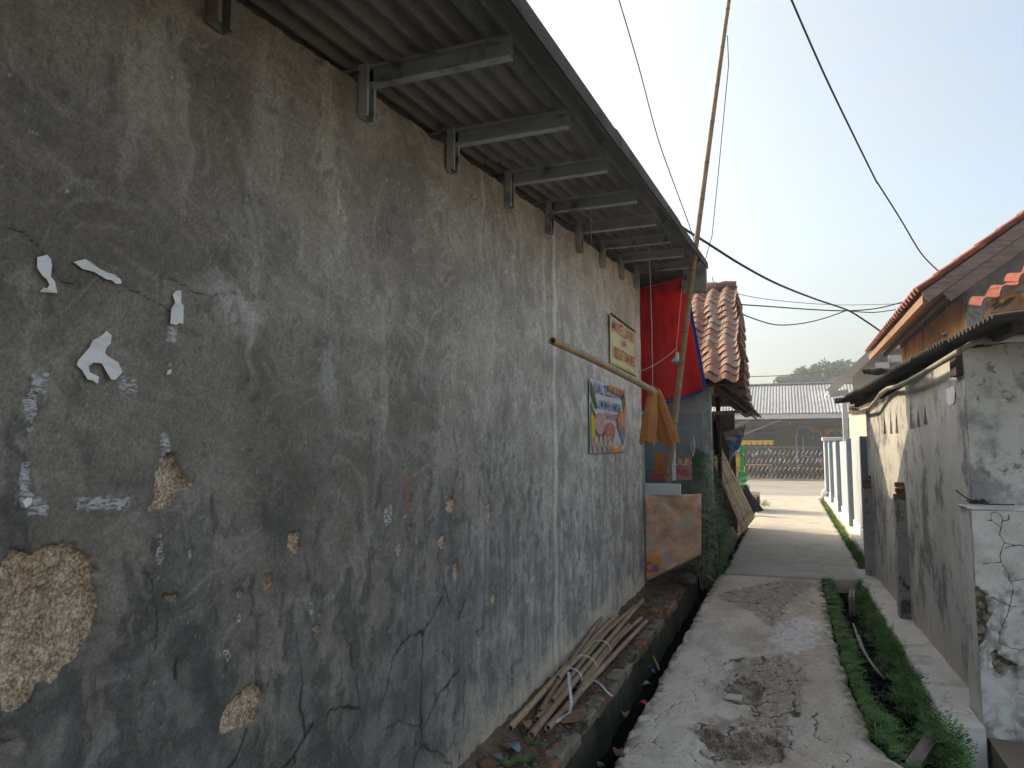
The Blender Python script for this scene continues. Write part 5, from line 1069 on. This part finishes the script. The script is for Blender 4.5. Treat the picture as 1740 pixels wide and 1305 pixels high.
# ------------------------------------------------------------------ snack stall at the wall end
sl_ = empty('snack_stall', (-1.2, 8.3, 0), 'makeshift snack stall with faded orange banner front beside the grey wall end', 'stall')
def sheet_q(mb, c4, th, n=16, amp=.012, seed=2):
    a, b_, c, d = [Vector(q) for q in c4]; nr = (b_-a).cross(d-a).normalized(); fr = []
    for j in range(n+1):
        for i in range(n+1):
            u, v = i/n, j/n; p = a.lerp(b_, u).lerp(d.lerp(c, u), v); fr.append(p+nr*amp*(mnoise.noise(Vector((u*4+seed, v*4, seed)))+.6*math.sin(u*14+v*3)*v*.6))
    N = n+1; f = [(j*N+i, j*N+i+1, (j+1)*N+i+1, (j+1)*N+i) for j in range(n) for i in range(n)]; mb.add(fr, f); return mb
m = MB(); sheet_q(m, [(-1.515,7.98,.12),(-.93,8.12,.43),(-.91,8.10,1.09),(-1.515,7.97,1.08)], .003, 24, .022); bn = m.build('banner_front', M['peach'], sl_, True); bn.modifiers.new('s','SOLIDIFY').thickness = .004
for k_, (x0, x1, z0, z1, mt_) in enumerate(((-1.50,-1.36,.20,.42,'ink_orange'),)):
    m = MB(); yb = lambda x: 7.955+(x+1.515)*.235-.028; sheet_q(m, [(x0,yb(x0),z0),(x1,yb(x1),z0+.05),(x1+.02,yb(x1),z1),(x0+.015,yb(x0),z1-.03)], .003, 10, .012, 3+k_); m.build('faded_print', M[mt_], bn, True)
text_mesh('C', .11, (-1.50, 7.915, .24), Vector((1,.235,0)), Vector((0,0,1)), .065, M['ink_purple'], bn, bold=.02); text_mesh('e', .085, (-1.425, 7.932, .24), Vector((1,.235,0)), Vector((0,0,1)), .06, M['ink_purple'], bn, bold=.02)
m = MB(); m.cbox((-1.52,7.985,1.07),(-1.12,8.03,1.20), .006); m.build('counter_top', M['counter_white'], sl_)
for x, z0, z1, mt in ((-1.535,.1,1.66,'mint'),(-1.19,1.235,1.66,'counter_white')):
    m = MB(); m.box((x-.018,8.0,z0),(x+.018,8.04,z1)); m.build('post', M[mt], sl_)
m = MB(); m.cbox((-1.54,7.98,1.66),(-1.15,8.12,1.72), .006); m.build('shelf', M['wood_pale'], sl_)
for k in range(6):
    m = MB(); m.box((-2.4,9.0+random.uniform(0,.01),1.0+.17*k),(-.98,9.03,1.165+.17*k)); m.build('board', M['plank_grey'], sl_)
m = MB(); m.prism([(-1.50,8.55,1.23),(-1.38,8.55,1.23),(-1.38,8.5,1.54),(-1.48,8.5,1.54)], (0,.03,0)); m.build('side_sign', M['sign_orange'], sl_); m = MB(); m.box((-1.51,8.47,1.23),(-1.38,8.499,1.29)); m.build('side_sign_foot', M['ink_red'], sl_)
m = MB(); m.box((-1.36,8.52,1.22),(-1.06,8.54,1.50)); sg = m.build('menu_sign', M['sign_red'], sl_); text_mesh('GULE', .075, (-1.34,8.515,1.39), (1,0,0), (0,0,1), .25, M['ink_cream'], sg, bold=.03); text_mesh('EMPAL', .075, (-1.34,8.515,1.27), (1,0,0), (0,0,1), .25, M['ink_red'], sg, bold=.03)
m = MB(); m.tube([(-1.02,8.4,1.72),(-1.01,8.4,1.60),(-1.03,8.4,1.50)], .012, 6); m.tube([(-1.04,8.4,1.66),(-1.05,8.4,1.58),(-1.03,8.4,1.52)], .008, 6); tag(m.build('rope_end', M['wood_pale']), 'frayed rope end hanging behind the orange trousers', 'rope')

# ------------------------------------------------------------------ clay tiled house at the left
th_ = empty('tiled_house', (-2.5, 12, 0), 'small house with pink clay pantile roof and grey rendered wall behind the red tarpaulin', 'house')
m = MB(); m.box((-6,8.71,-.1),(-1.74,9.89,3.25)); m.box((-6,7.93,-.1),(-1.745,8.705,3.60)); m.build('sun_block_infill', M['nwall'], th_)  # unseen infill added to block sun behind the stall, near part raised
m = MB(); m.box((-6,9.9,-.1),(-.965,10.05,2.42)); m.build('front_wall', M['nwall'], th_); m = MB(); m.box((-1.80,10.06,-.1),(-1.66,15,2.9)); m.build('alley_wall', M['wood_dark'], th_); m = MB(); m.box((-1.8,15.0,-.1),(-1.0,15.1,2.3)); m.build('rear_wall', M['wood_dark'], th_)  # alley wall coloured dark to carry the open porch's shade
m = MB(); m.prism([(-1.12,9.93,2.42),(-.93,9.93,2.30),(-.93,9.93,2.42)], (0,.05,0)); m.build('timber_end', M['wood_pale'], th_)
ptc = pantile('pantile_clay', .215, .27, .034); ptc.materials.append(M['tile'])
e0, t0 = Vector((-.58, 9.4, 2.41)), Vector((-.735, 11.85, 4.15)); sv = Vector((0, t0.y-e0.y, t0.z-e0.z)).normalized(); nv_ = Vector((1,0,0)).cross(sv); LN = (Vector((0,t0.y,t0.z))-Vector((0,e0.y,e0.z))).length
rows = 16
for j in range(rows):
    f = j/rows; xr = e0.x+(t0.x-e0.x)*f
    for i in range(6):
        p = Vector((xr-.215*(i+1)+random.uniform(-.012,.012)+.02*math.sin(j*.9), e0.y, e0.z))+sv*(LN*f)+nv_*(.012*math.sin(j*.6+i)+.035); ey = (sv-nv_*.075).normalized()
        place(ptc, 'roof_tile', th_, p, Vector((1,0,0)), ey, Vector((1,0,0)).cross(ey), .02)
for i in range(5):
    m = MB(); x0 = t0.x-.30*i; m.tube([(x0+.02, t0.y+.02, t0.z+.05+.015*(i % 2)), (x0-.15, t0.y+.02, t0.z+.075), (x0-.31, t0.y+.02, t0.z+.05)], [.085,.08,.07], 10); m.build('ridge_tile', M['tile'] if i % 2 else M['tile_brown'], th_, True, 60)
m = MB(); m.prism([Vector((e0.x-.02,e0.y+.05,e0.z)), Vector((t0.x-.02,t0.y,t0.z)), Vector((-6,t0.y,t0.z)), Vector((-6,e0.y+.05,e0.z))], -nv_*.03); m.build('roof_deck', M['wood_dark'], th_)
m = MB(); m.prism([Vector((-6,t0.y,t0.z)), Vector((t0.x-.05,t0.y,t0.z)), Vector((-.75,14.6,2.4)), Vector((-6,14.6,2.4))], (0,.02,.03)); m.build('rear_roof', M['tile_brown'], th_)
# ragged side of the roof: stacked tile courses, coloured darker for its shaded face
for k in range(15):
    f = k/14; y0 = 11.9+f*1.0-1.2*f; x0 = -.735+.15*f; z0 = 4.12-f*1.95; m = MB()
    m.box((x0-.12,y0-.05+random.uniform(-.1,.1),z0-.035),(x0+.02+random.uniform(-.015,.03),y0+1.6,z0+.045)); m.v = [(a+random.uniform(-.012,.012),b_,c+random.uniform(-.014,.014)) for a,b_,c in m.v]; m.build('tile_course', M['tile_brown'], th_)
for k in range(9): f = k/9; p = Vector((e0.x+(t0.x-e0.x)*f, e0.y, e0.z))+sv*(LN*f); m = MB(); m.bar(p+Vector((-.1,.06,-.01)), p+Vector((.06+random.uniform(-.03,.02),.06,-.01)), .03, .022); m.build('batten_end', M['wood_dark'], th_)
# lean-to underside: bamboo rafters and battens, old tiles on top
LA, LB = Vector((-1.22, 0, 2.72)), Vector((-.52, 0, 2.13)); ld = (LB-LA).normalized(); ln_ = Vector((-ld.z,0,ld.x))
if ln_.z < 0: ln_ = -ln_
for k in range(9):
    y0 = 10.2+.48*k; m = MB(); bamboo(m, LA+Vector((0,y0,0)), LB-ld*random.uniform(0,.06)+Vector((0,y0+random.uniform(-.15,.1),-.02)), .022, .019, .0, .3, 8, False, 70+k); m.build('rafter', M['bamboo_old'], th_, True, 50)
for k in range(9):
    c = LA.lerp(LB, (k+.4)/9)+ln_*.032; m = MB(); m.bar(c+Vector((0,10.1,0)), c+Vector((0,14.6,random.uniform(-.03,.03))), .03, .02, ln_); m.build('batten', M['wood_dark'], th_)
    m = MB(); c2 = c+ln_*.03
    for i in range(16): m.box((c2.x-.06,10.1+.28*i,c2.z-.012),(c2.x+.055,10.36+.28*i+random.uniform(-.01,.01),c2.z+.022)); 
    m.v = [(a,b_,q+(a-c2.x)*ld.z/ld.x*1.0+random.uniform(-.012,.012)) for a,b_,q in m.v]; m.build('tile_course', M['tile_brown'], th_)
m = MB(); m.bar((-.78,10.15,2.27),(-.74,14.6,2.22), .07, .08); m.build('plate', M['wood_dark'], th_)
m = MB(); m.bar((-1.1,10.9,2.1),(-.62,10.9,2.12), .05, .05); m.build('tie_beam', M['wood_pale'], th_)
for x, y in ((-1.16,13.2),): m = MB(); m.tube([(x,y,0),(x+.01,y,1.2),(x,y,2.5)], .04, 8); m.build('timber_post', M['wood_dark'], th_)
# things hung in its shade
m = MB(); draped(m, (-1.14,12.6,2.05), (-1.15,12.6,1.45), .05, .09, .04, .06, 2.2); tag(m.build('dark_jacket', M['black_cloth'], None, True), 'dark jacket hanging in the shade under the lean-to roof', 'clothing')
fl_ = empty('blue_flag', (-.9, 14, 1.9), 'limp blue and grey banner hanging from a pale stick under the lean-to', 'banner')
F0, F1_, F2_, F3 = onY(1228,734,14), onY(1266,724,14), onY(1255,760,14), onY(1238,790,14)
def tri_sheet(c4, mat, name, par, seed):
    m_ = MB(); sheet_q(m_, c4, .003, 14, .05, seed); o = m_.build(name, M[mat], par, True); o.modifiers.new('s','SOLIDIFY').thickness = .003; return o
tri_sheet([onY(1233,752,14), onY(1262,742,14), onY(1266,724,14), onY(1228,735,14)], 'flag_grey', 'upper_cloth', fl_, 1); tri_sheet([onY(1243,772,13.98), onY(1254,765,13.98), onY(1264,738,13.98), onY(1231,744,13.98)], 'flag_blue', 'blue_cloth', fl_, 2); tri_sheet([onY(1239,792,14), onY(1243,780,14), onY(1250,768,14), onY(1240,755,14)], 'ink_white', 'pale_tail', fl_, 3)
m = MB(); sheet_q(m, [onY(1232,746,13.9), onY(1250,752,13.9), onY(1252,744,13.9), onY(1234,740,13.9)], .003, 8, .02, 4); m.build('printed_mark', M['ink_white'], fl_, True)
m = MB(); m.tube([onY(1266,722,13.95), onY(1263,742,13.95), onY(1254,764,13.95)], .014, 7); m.build('stick', M['wood_pale'], fl_)
# ------------------------------------------------------------------ leaning slat panel, pots of green, cart, bench
sp_ = empty('slat_panel', (-.9, 13.5, 0), 'panel of bleached bamboo laths tied together and leaning by the path', 'slat panel')
b0, b1, u0, u1 = onZ(1264,904,.01), onY(1282,880,14.6), onY(1205,762,13.4), onY(1223,762,13.7)
for k in range(7):
    f = k/6; a = b0.lerp(b1, f); c = u0.lerp(u1, f); m = MB(); m.bar(a, c+Vector((0,0,random.uniform(-.05,.03))), .05, .016, (.5,-.8,.3)); m.build('lath', M['wood_pale'], sp_)
for f in (.03, .42, .9): m = MB(); a = u0.lerp(b0, f); c = u1.lerp(b1, f); nn = Vector((.35,-.6,.3)).normalized()*.022; m.bar(a+nn, c+nn, .012, .04, (.5,-.8,.3)); m.build('cross_lath', M['wood_pale'], sp_)
def bush(name, lab, c, rx_, ry_, rz_, n, lw, mat, seed, trunk=True):
    rr_ = random.Random(seed); root = empty(name, (c[0], c[1], 0), lab, 'plant', 'plants between the stall and the leaning slat panel'); m_ = MB()
    for k_ in range(n):
        a = rr_.uniform(0, 6.28); q = rr_.random()**.5; z = rr_.uniform(-1, 1); h = math.sqrt(max(0, 1-z*z))*q
        p = Vector((c[0]+rx_*h*math.cos(a), c[1]+ry_*h*math.sin(a), c[2]+rz_*z)); p += Vector([mnoise.noise(p*3+Vector((i*7,0,0)))*.08 for i in range(3)])
        if p.z < .02: continue
        sprig(m_, p, (rr_.uniform(-1,1), rr_.uniform(-1,.6), rr_.uniform(-.4,.8)), lw*2.2, 4, lw*rr_.uniform(.7,1.3), rr_, .6)
    m_.build('foliage', M[mat], root)
    if trunk:
        m_ = MB()
        for k_ in range(5): a = rr_.uniform(0, 6.28); m_.tube([(c[0]+.03*math.cos(a), c[1]+.05*math.sin(a), 0), (c[0]+.06*math.cos(a), c[1]+.1*math.sin(a), c[2]*.6), (c[0]+rx_*.6*math.cos(a), c[1]+ry_*.6*math.sin(a), c[2]+rz_*.4)], .008, 5)
        m_.build('stem', M['bark'], root)
bush('leafy_plant', 'tall dusty plant rising in front of the grey block wall', (-1.02, 9.0, 1.00), .16, .30, .55, 420, .065, 'vine', 1)
bush('leafy_plant', 'grey green plant beside the stall banner edge', (-.95, 8.45, .68), .12, .26, .48, 330, .06, 'vine_pale', 2)
bush('leafy_plant', 'dark creeper mound low at the path edge', (-.90, 9.6, .36), .15, .7, .36, 560, .06, 'vine', 3)
bush('leafy_plant', 'green creeper behind the foot of the slat panel', (-1.16, 12.0, .60), .15, 1.1, .58, 700, .06, 'vine', 4)
bush('leafy_plant', 'bright green plant just left of the slat panel top', (-1.20, 11.2, 1.35), .12, .5, .3, 260, .06, 'fern', 5)
bush('leafy_plant', 'pale dry plant between the stall and the dark creeper', (-1.06, 10.2, .62), .13, .5, .5, 420, .055, 'vine_pale', 6)
bush('leafy_plant', 'small green plant behind the slat panel beside the cart', (-1.05, 15.5, .9), .18, .5, .5, 200, .06, 'fern', 7)
for k, (px, py, y_, s_) in enumerate(((1180,900,9.2,.10),(1160,930,8.9,.12),(1195,960,8.9,.10),(1170,985,8.5,.13),(1205,985,9.3,.08),(1150,960,8.55,.09))):
    c = onY(px, py, y_); rock('rubble_stone', 'stone' if k % 2 else 'brick', (min(c.x,-.93), y_, max(.05, min(c.z,.3))), s_, ['rubble lump beside the stall banner','brown rubble lump below the stall banner','grey rubble stone at the path edge by the creeper','largest rubble stone in front of the stall step','small rubble stone at the slab corner','rubble stone against the torn banner bottom'][k], 'rubble', 'rubble heap by the stall', seed=90+k)
ct = empty('green_cart', (-1.3, 19, 0), 'green snack cart with orange shelves standing by the road', 'cart')
for x, y in ((-1.12,19.0),(-1.75,19.0),(-1.12,19.9),(-1.75,19.9)): m = MB(); m.box((x-.045,y-.045,.1),(x+.045,y+.045,1.66)); m.build('post', M['green_paint'], ct)
m = MB(); m.box((-1.8,18.94,.45),(-1.07,19.96,.75)); m.build('body', M['turq'], ct); m = MB(); m.box((-1.82,18.92,.72),(-1.03,19.98,.82)); m.build('counter', M['green_paint'], ct)
m = MB(); m.box((-1.76,18.97,.95),(-1.10,19.9,1.12)); m.build('shelf', M['ink_orange'], ct); m = MB(); m.box((-1.76,18.97,1.38),(-1.10,19.9,1.45)); m.build('shelf', M['ink_orange'], ct)
m = MB(); m.box((-1.8,18.94,1.5),(-1.16,19.96,1.62)); m.build('top_rail', M['turq'], ct); m = MB(); m.box((-1.3,18.95,1.13),(-1.16,19.2,1.36)); m.build('packet', M['ink_yellow'], ct); m = MB(); m.box((-1.52,18.95,1.13),(-1.36,19.2,1.33)); m.build('packet', M['counter_white'], ct); m = MB(); m.box((-1.04,19.0,.05),(-.96,19.5,.62)); m.build('side_panel', M['mint'], ct)
for y in (19.1, 19.8):
    m = MB(); m.tube([(-1.25,y,.22),(-1.19,y,.22)], .22, 16); m.build('wheel', M['iron'], ct)
bc = empty('bench', (-.85, 19, 0), 'small worn bench with pale top beside the road', 'bench'); m = MB(); m.cbox((-1.0,18.4,.40),(-.72,19.3,.46), .01); m.build('seat', M['wood_pale'], bc)
for x, y in ((-.97,18.45),(-.75,18.45),(-.97,19.25),(-.75,19.25)): m = MB(); m.box((x-.025,y-.025,0),(x+.025,y+.025,.40)); m.build('leg', M['wood_dark'], bc)
m = MB(); draped(m, (-1.0,17.6,.72), (-.88,17.6,.10), .05, .10, .08, .22, 1.0); tag(m.build('black_cloth', M['black_cloth'], None, True), 'black cloth draped beside the slat panel foot', 'cloth')

# ------------------------------------------------------------------ far side of the road: pavilion, mural, chain link, cart
pv = empty('pavilion', (0, 43, 0), 'long open pavilion with silver corrugated roof across the road', 'pavilion')
zs_ = corr_mesh('sheet_zinc', 1.02, 2.0, .17, .022, .004, 6); zs_.materials.append(M['zinc'])
sa = math.atan2(2.0, 5.0)
for j in range(3):
    for i in range(15):
        o = bpy.data.objects.new('roof_sheet', zs_); COL.objects.link(o); o.parent = pv; o.matrix_parent_inverse = world_of(pv).inverted(); o.location = (-9+1.02*i, 42-.05+1.78*j*math.cos(sa), 3.46+1.78*j*math.sin(sa)+.02*(j % 2)+.008*((i+j) % 2)); o.rotation_euler = (sa+.006, 0, random.uniform(-.004,.004))
m = MB(); m.box((-9,42.02,3.17),(6.4,42.1,3.43)); m.build('fascia', M['white'], pv); m = MB(); m.bar((-9,46.9,5.50),(6.4,46.9,5.52), .3, .08); m.build('ridge_cap', M['zinc'], pv)
m = MB(); m.box((-9,47,0),(6.4,47.2,5.2)); pw_ = m.build('rear_wall', M['shade_wall'], pv); m = MB(); m.box((6.3,42.1,0),(6.45,47,3.3)); m.build('side_wall', M['shade_wall'], pv); m = MB(); m.box((-9.1,42.1,0),(-8.95,47,3.3)); m.build('side_wall', M['shade_wall'], pv)
for z, y in ((3.05,43.5),(2.92,44.8)): m = MB(); m.bar((-9,y,z),(6.3,y,z), .12, .12); m.build('beam', M['beam'], pv)
for x in (-3.6, -1.9): m = MB(); m.bar((x-1.0,42.3,2.1),(x+1.6,42.3,3.15), .09, .09); m.build('brace', M['beam'], pv)
for x in (-8.6,-4.6,-.4,4.0): m = MB(); m.box((x-.07,42.3,0),(x+.07,42.44,3.15)); m.build('post', M['beam'], pv) if x != -.4 else None
for z0, z1 in ((2.55,2.72),(2.1,2.4)): m = MB(); m.box((-1.95,46.93,z0),(-.75,46.985,z1)); m.build('shutter', M['shutter'], pv)
m = MB(); m.tube([(.1,43.4,3.0),(.1,43.4,2.88)], .045, 8); m.build('bulb', M['bulb'], pv)
def mural(pts, mat, lay, w=None):
    m_ = MB(); q = [onY(px, py, 46.97-.012*lay) for px, py in pts]; m_.prism(q, (0,-.006,0)); return m_.build('mural_shape', M[mat], pw_)
def arcpts(cx, cy, r0, r1, a0, a1, n=10):
    o_ = [(cx+r0*math.cos(R(a0+(a1-a0)*i/n)), cy-r0*math.sin(R(a0+(a1-a0)*i/n))) for i in range(n+1)]; return o_+[(cx+r1*math.cos(R(a1+(a0-a1)*i/n)), cy-r1*math.sin(R(a1+(a0-a1)*i/n))) for i in range(n+1)]
mural(arcpts(1370,737,18,14,-20,200), 'ink_orange', 1); mural(arcpts(1367,737,12,5,-20,190), 'ink_blue', 2); mural(arcpts(1369,738,14.5,12,-40,200), 'ink_cream', 2); mural(arcpts(1385,741,12,8.5,-40,180), 'ink_orange', 1); mural(arcpts(1384,742,8,2,-30,180), 'ink_blue', 2); mural(arcpts(1397,750,8,5,-40,150), 'ink_coral', 1); mural(arcpts(1396,750,5,1,-30,170), 'ink_navy', 2)
mural([(1351,738),(1354,738),(1356,790),(1353,790)], 'ink_cream', 1); mural([(1363,742),(1365,742),(1367,770),(1364,770)], 'ink_cream', 1); mural([(1355,735),(1359,733),(1361,768),(1357,768)], 'ink_brown', 1); mural([(1398,730),(1412,726),(1412,742),(1402,744)], 'ink_coral', 1); mural(arcpts(1413,738,8,5,10,170), 'ink_pale', 2); mural(arcpts(1424,738,9,5,10,170), 'ink_yellow', 2); mural(arcpts(1424,738,5,1,10,170), 'ink_blue', 2)
mural([(1357,770),(1361,768),(1360,790),(1356,790)], 'ink_navy', 3)
for px, py, rx_, ry_, mt in ((1358,790,6,3,'ink_yellow'),(1371,793,5,6,'ink_red'),(1388,800,6,7,'ink_green'),(1396,783,7,6,'ink_coral'),(1366,784,3,4,'ink_blue'),(1381,777,4,5,'ink_grey')): mural(ell(px, py, rx_, ry_, 9), mt, 4)
cf = empty('chain_link_fence', (0, 38, 0), 'tall chain link fence with pale wire along the far side of the road', 'fence')
m = MB(); zf0, zf1 = .02, 1.62; px_ = .21; x = -7.0; nrow = 8
for k in range(int(13.5/px_)):
    pts = [(x+k*px_+(px_/2 if j % 2 else 0), 38+(.012 if j % 2 else -.012), zf0+(zf1-zf0)*j/nrow) for j in range(nrow+1)]; m.tube(pts, .0075, 3, False)
    pts = [(x+k*px_-(px_/2 if j % 2 else 0)+px_*0, 38+(.012 if j % 2 else -.012), zf0+(zf1-zf0)*j/nrow) for j in range(nrow+1)]; m.tube(pts, .0075, 3, False)
m.build('wire_mesh', M['galv'], cf); m = MB(); m.tube([(-7,38,1.63),(6.5,38,1.6)], .014, 6); m.build('top_wire', M['galv'], cf)
for x in (-6.5,-3.2,2.8,5.8): m = MB(); m.tube([(x,38.05,0),(x,38.05,1.66)], .03, 8); m.build('post', M['galv'], cf)
vc = empty('vendor_cart', (-1.4, 40, 0), 'toy vendor cart under a yellow scalloped awning behind the chain link fence', 'cart')
m = MB(); m.box((-2.9,39.4,1.90),(-.72,40.7,1.96)); m.build('awning_top', M['yellow_canopy'], vc)
for k in range(8): m = MB(); x0 = -2.9+.273*k; m.prism([(x0+.012,39.4,1.93),(x0+.262,39.4,1.93),(x0+.255,39.4,1.77),(x0+.19,39.4,1.715),(x0+.08,39.4,1.715),(x0+.02,39.4,1.77)], (0,-.02,0)); m.build('scallop', M['yellow_canopy'], vc)
for x in (-2.8,-.8): m = MB(); m.box((x-.03,39.45,.2),(x+.03,39.51,1.9)); m.build('post', M['ink_brown'], vc)
m = MB(); m.box((-2.8,39.45,.60),(-.8,40.6,.70)); m.build('tray', M['wood'], vc); m = MB(); m.box((-2.6,39.6,.25),(-1.0,40.4,.54)); m.build('body', M['wood_dark'], vc)
random.seed(31)
cols = ['ink_red','ink_pink','ink_blue','ink_white','ink_yellow','ink_orange','ink_green','ink_grey','ink_purple','ink_cream']
for k in range(18):
    x0 = random.uniform(-2.75,-.9); z0 = random.uniform(.78,1.6); s_ = random.uniform(.07,.16); m = MB(); m.cbox((x0-s_/2,39.46+random.uniform(0,.4),z0-s_*.5),(x0+s_/2,39.95,z0+s_*.7), .02); m.build('toy', M[cols[k % 10]], vc)
for x in (-2.3,-1.3): m = MB(); m.tube([(x,39.5,.22),(x,39.42,.22)], .22, 16); m.build('wheel', M['iron'], vc)
tt = empty('toy_stand', (0, 40.5, 0), 'low stand crowded with dull coloured toys behind the chain link fence', 'stand'); m = MB(); m.box((-.6,40,0),(2.3,41,.5)); m.build('table', M['wood_dark'], tt)
for k in range(22):
    x0 = random.uniform(-.6,2.3); z0 = random.uniform(.5,1.25); s_ = random.uniform(.08,.2); m = MB(); m.cbox((x0-s_/2,39.9+random.uniform(0,.5),z0-s_*.5),(x0+s_/2,40.6,z0+s_*.6), .025); m.build('toy', M[['ink_brown','ink_grey','wood_pale','ink_green','ink_navy','wood','ink_coral','ink_grey','wood_dark','ink_pale'][k % 10]], tt)
# ------------------------------------------------------------------ tree behind the pavilion
random.seed(77)
def tree(c, H, crowns, nl, lw, lab, seed):
    rr_ = random.Random(seed); root = empty('tree', c, lab, 'tree'); c = Vector(c); m_ = MB(); m_.tube([c, c+Vector((.2,0,H*.3)), c+Vector((0,0,H*.62))], [.5,.36,.2], 10)
    for (dx, dy, dz, r_) in crowns: m_.tube([c+Vector((.1,0,H*.35)), c+Vector((dx*.5,dy*.5,dz*.75)), c+Vector((dx,dy,dz))], [.2,.12,.04], 6)
    m_.build('trunk', M['bark'], root); m_ = MB()
    for (dx, dy, dz, r_) in crowns:
        for k_ in range(int(nl*r_*r_)):
            a = rr_.uniform(0, 6.28); z = rr_.uniform(-1,1); q = rr_.random()**.33; h = math.sqrt(1-z*z)
            dirn = Vector((h*math.cos(a), h*math.sin(a), z)); rad = r_*q*(1+.35*mnoise.noise(dirn*2.3+Vector((dx,dy,dz))))
            p = c+Vector((dx,dy,dz))+Vector((dirn.x, dirn.y, dirn.z*.75))*rad; u_ = Vector((rr_.gauss(0,1),rr_.gauss(0,1),rr_.gauss(0,.6))).normalized(); v_ = u_.cross(Vector((rr_.gauss(0,1),rr_.gauss(0,1),rr_.gauss(0,1)))).normalized(); s_ = lw*rr_.uniform(.6,1.3)
            m_.add([p-u_*s_, p+v_*s_*.5, p+u_*s_, p-v_*s_*.5], [(0,1,2,3)])
    m_.build('crown', M['treeleaf'], root)
Tc = onY(1385, 700, 84); tree((Tc.x, 84, 0), 9, [(-2.6,0,8.2,1.9),(-.6,.5,9.0,2.1),(1.4,-.3,9.2,2.2),(3.4,.4,9.4,2.1),(-4.0,0,7.2,1.5),(2.6,.8,7.6,2.2),(-1.6,-.5,7.0,2.0),(4.8,0,8.4,1.8)], 260, .24, 'broad green tree rising behind the silver pavilion roof', 5)
m = MB(); a = onY(1400, 652, 60); 
nh = empty('distant_house', (5, 66, 0), 'grey roofed house far behind the pavilion under the tree', 'house'); a, b_, c = onY(1390,653,66), onY(1432,637,66), onY(1480,655,66); m = MB(); m.prism([a, b_, c], (0,8,0)); m.build('roof', M['beam'], nh); m = MB(); m.box((a.x+.3,66.3,0),(c.x-.3,73,a.z-.05)); m.build('wall', M['shade_wall'], nh)

# ------------------------------------------------------------------ overhead cables
def cable(pts, r_, lab, mat='wire', sag=0):
    m_ = MB(); P_ = []
    for i, (px, py, Y_) in enumerate(pts): P_.append(onY(px, py, Y_))
    Q = []
    for i in range(len(P_)-1):
        p0, p1, p2, p3 = P_[max(i-1,0)], P_[i], P_[i+1], P_[min(i+2,len(P_)-1)]
        for k_ in range(8):
            t = k_/8; Q.append(.5*((2*p1)+(p2-p0)*t+(2*p0-5*p1+4*p2-p3)*t*t+(3*p1-p0-3*p2+p3)*t**3))
    Q.append(P_[-1]); m_.tube(Q, r_, 6); tag(m_.build('cable', M[mat], None, True), lab, 'cable', 'overhead cables')
cable([(1040,-40,5.5),(1052,0,5.6),(1085,112,6.1),(1118,235,6.8),(1150,325,7.6),(1172,385,8.4),(1184,424,9.2)], .006, 'thin cable dropping from the sky left of the tall bamboo pole', 'wire_grey')
cable([(1330,-35,5.0),(1345,0,5.1),(1400,125,5.6),(1448,225,6.3),(1488,306,7.2),(1492,312,7.4),(1530,372,8.2),(1565,430,8.8),(1596,462,9.2)], .008, 'black cable sweeping from the top of the sky to the orange house roof')
cable([(1110,340,8.3),(1135,367,8.35),(1165,390,8.5),(1200,412,8.8),(1260,450,9.4),(1320,482,10.4),(1385,508,12),(1440,527,13.5),(1470,545,14),(1492,560,14.3),(1512,575,14.5)], .016, 'thick twisted black cable running from the sheet roof across the alley')
cable([(1252,517,12.6),(1310,521,13.5),(1380,526,14.2),(1440,528,14.8),(1490,524,15),(1535,513,15)], .012, 'black cable from the tiled house roof rising to the orange house')
cable([(1255,531,12.6),(1285,543,13.2),(1320,552,13.8),(1360,550,14.2),(1400,541,14.6),(1440,527,15)], .011, 'sagging black cable below the others beside the tiled roof')
cable([(1440,528,15),(1480,531,15.2),(1510,528,15.4),(1522,526,15.5)], .010, 'short black cable leaving the cable joint toward the orange roof')
cable([(1210,470,12),(1225,490,12.4),(1300,508,14),(1420,518,16),(1535,516,17)], .006, 'faint thin cable above the other crossing cables', 'wire_grey')
cable([(1272,640,50),(1330,638,55),(1400,632,60),(1440,630,62)], .03, 'faint distant cable in front of the tree', 'wire_grey')
# ------------------------------------------------------------------ thin hazy air
hb = MB(); hb.box((-960, -960, -1.7), (960, 960, 14.0)); hz = NT('haze_air'); hz.t.nodes.clear()
pvn = hz.t.nodes.new('ShaderNodeVolumePrincipled'); pvn.inputs['Color'].default_value = (.86, .92, .96, 1); pvn.inputs['Density'].default_value = .0032; pvn.inputs['Anisotropy'].default_value = .2
hz.t.links.new(pvn.outputs[0], hz.t.nodes.new('ShaderNodeOutputMaterial').inputs['Volume'])
tag(hb.build('haze', hz.m), 'thin pale humid haze in the air over the alley', 'haze', kind='stuff')
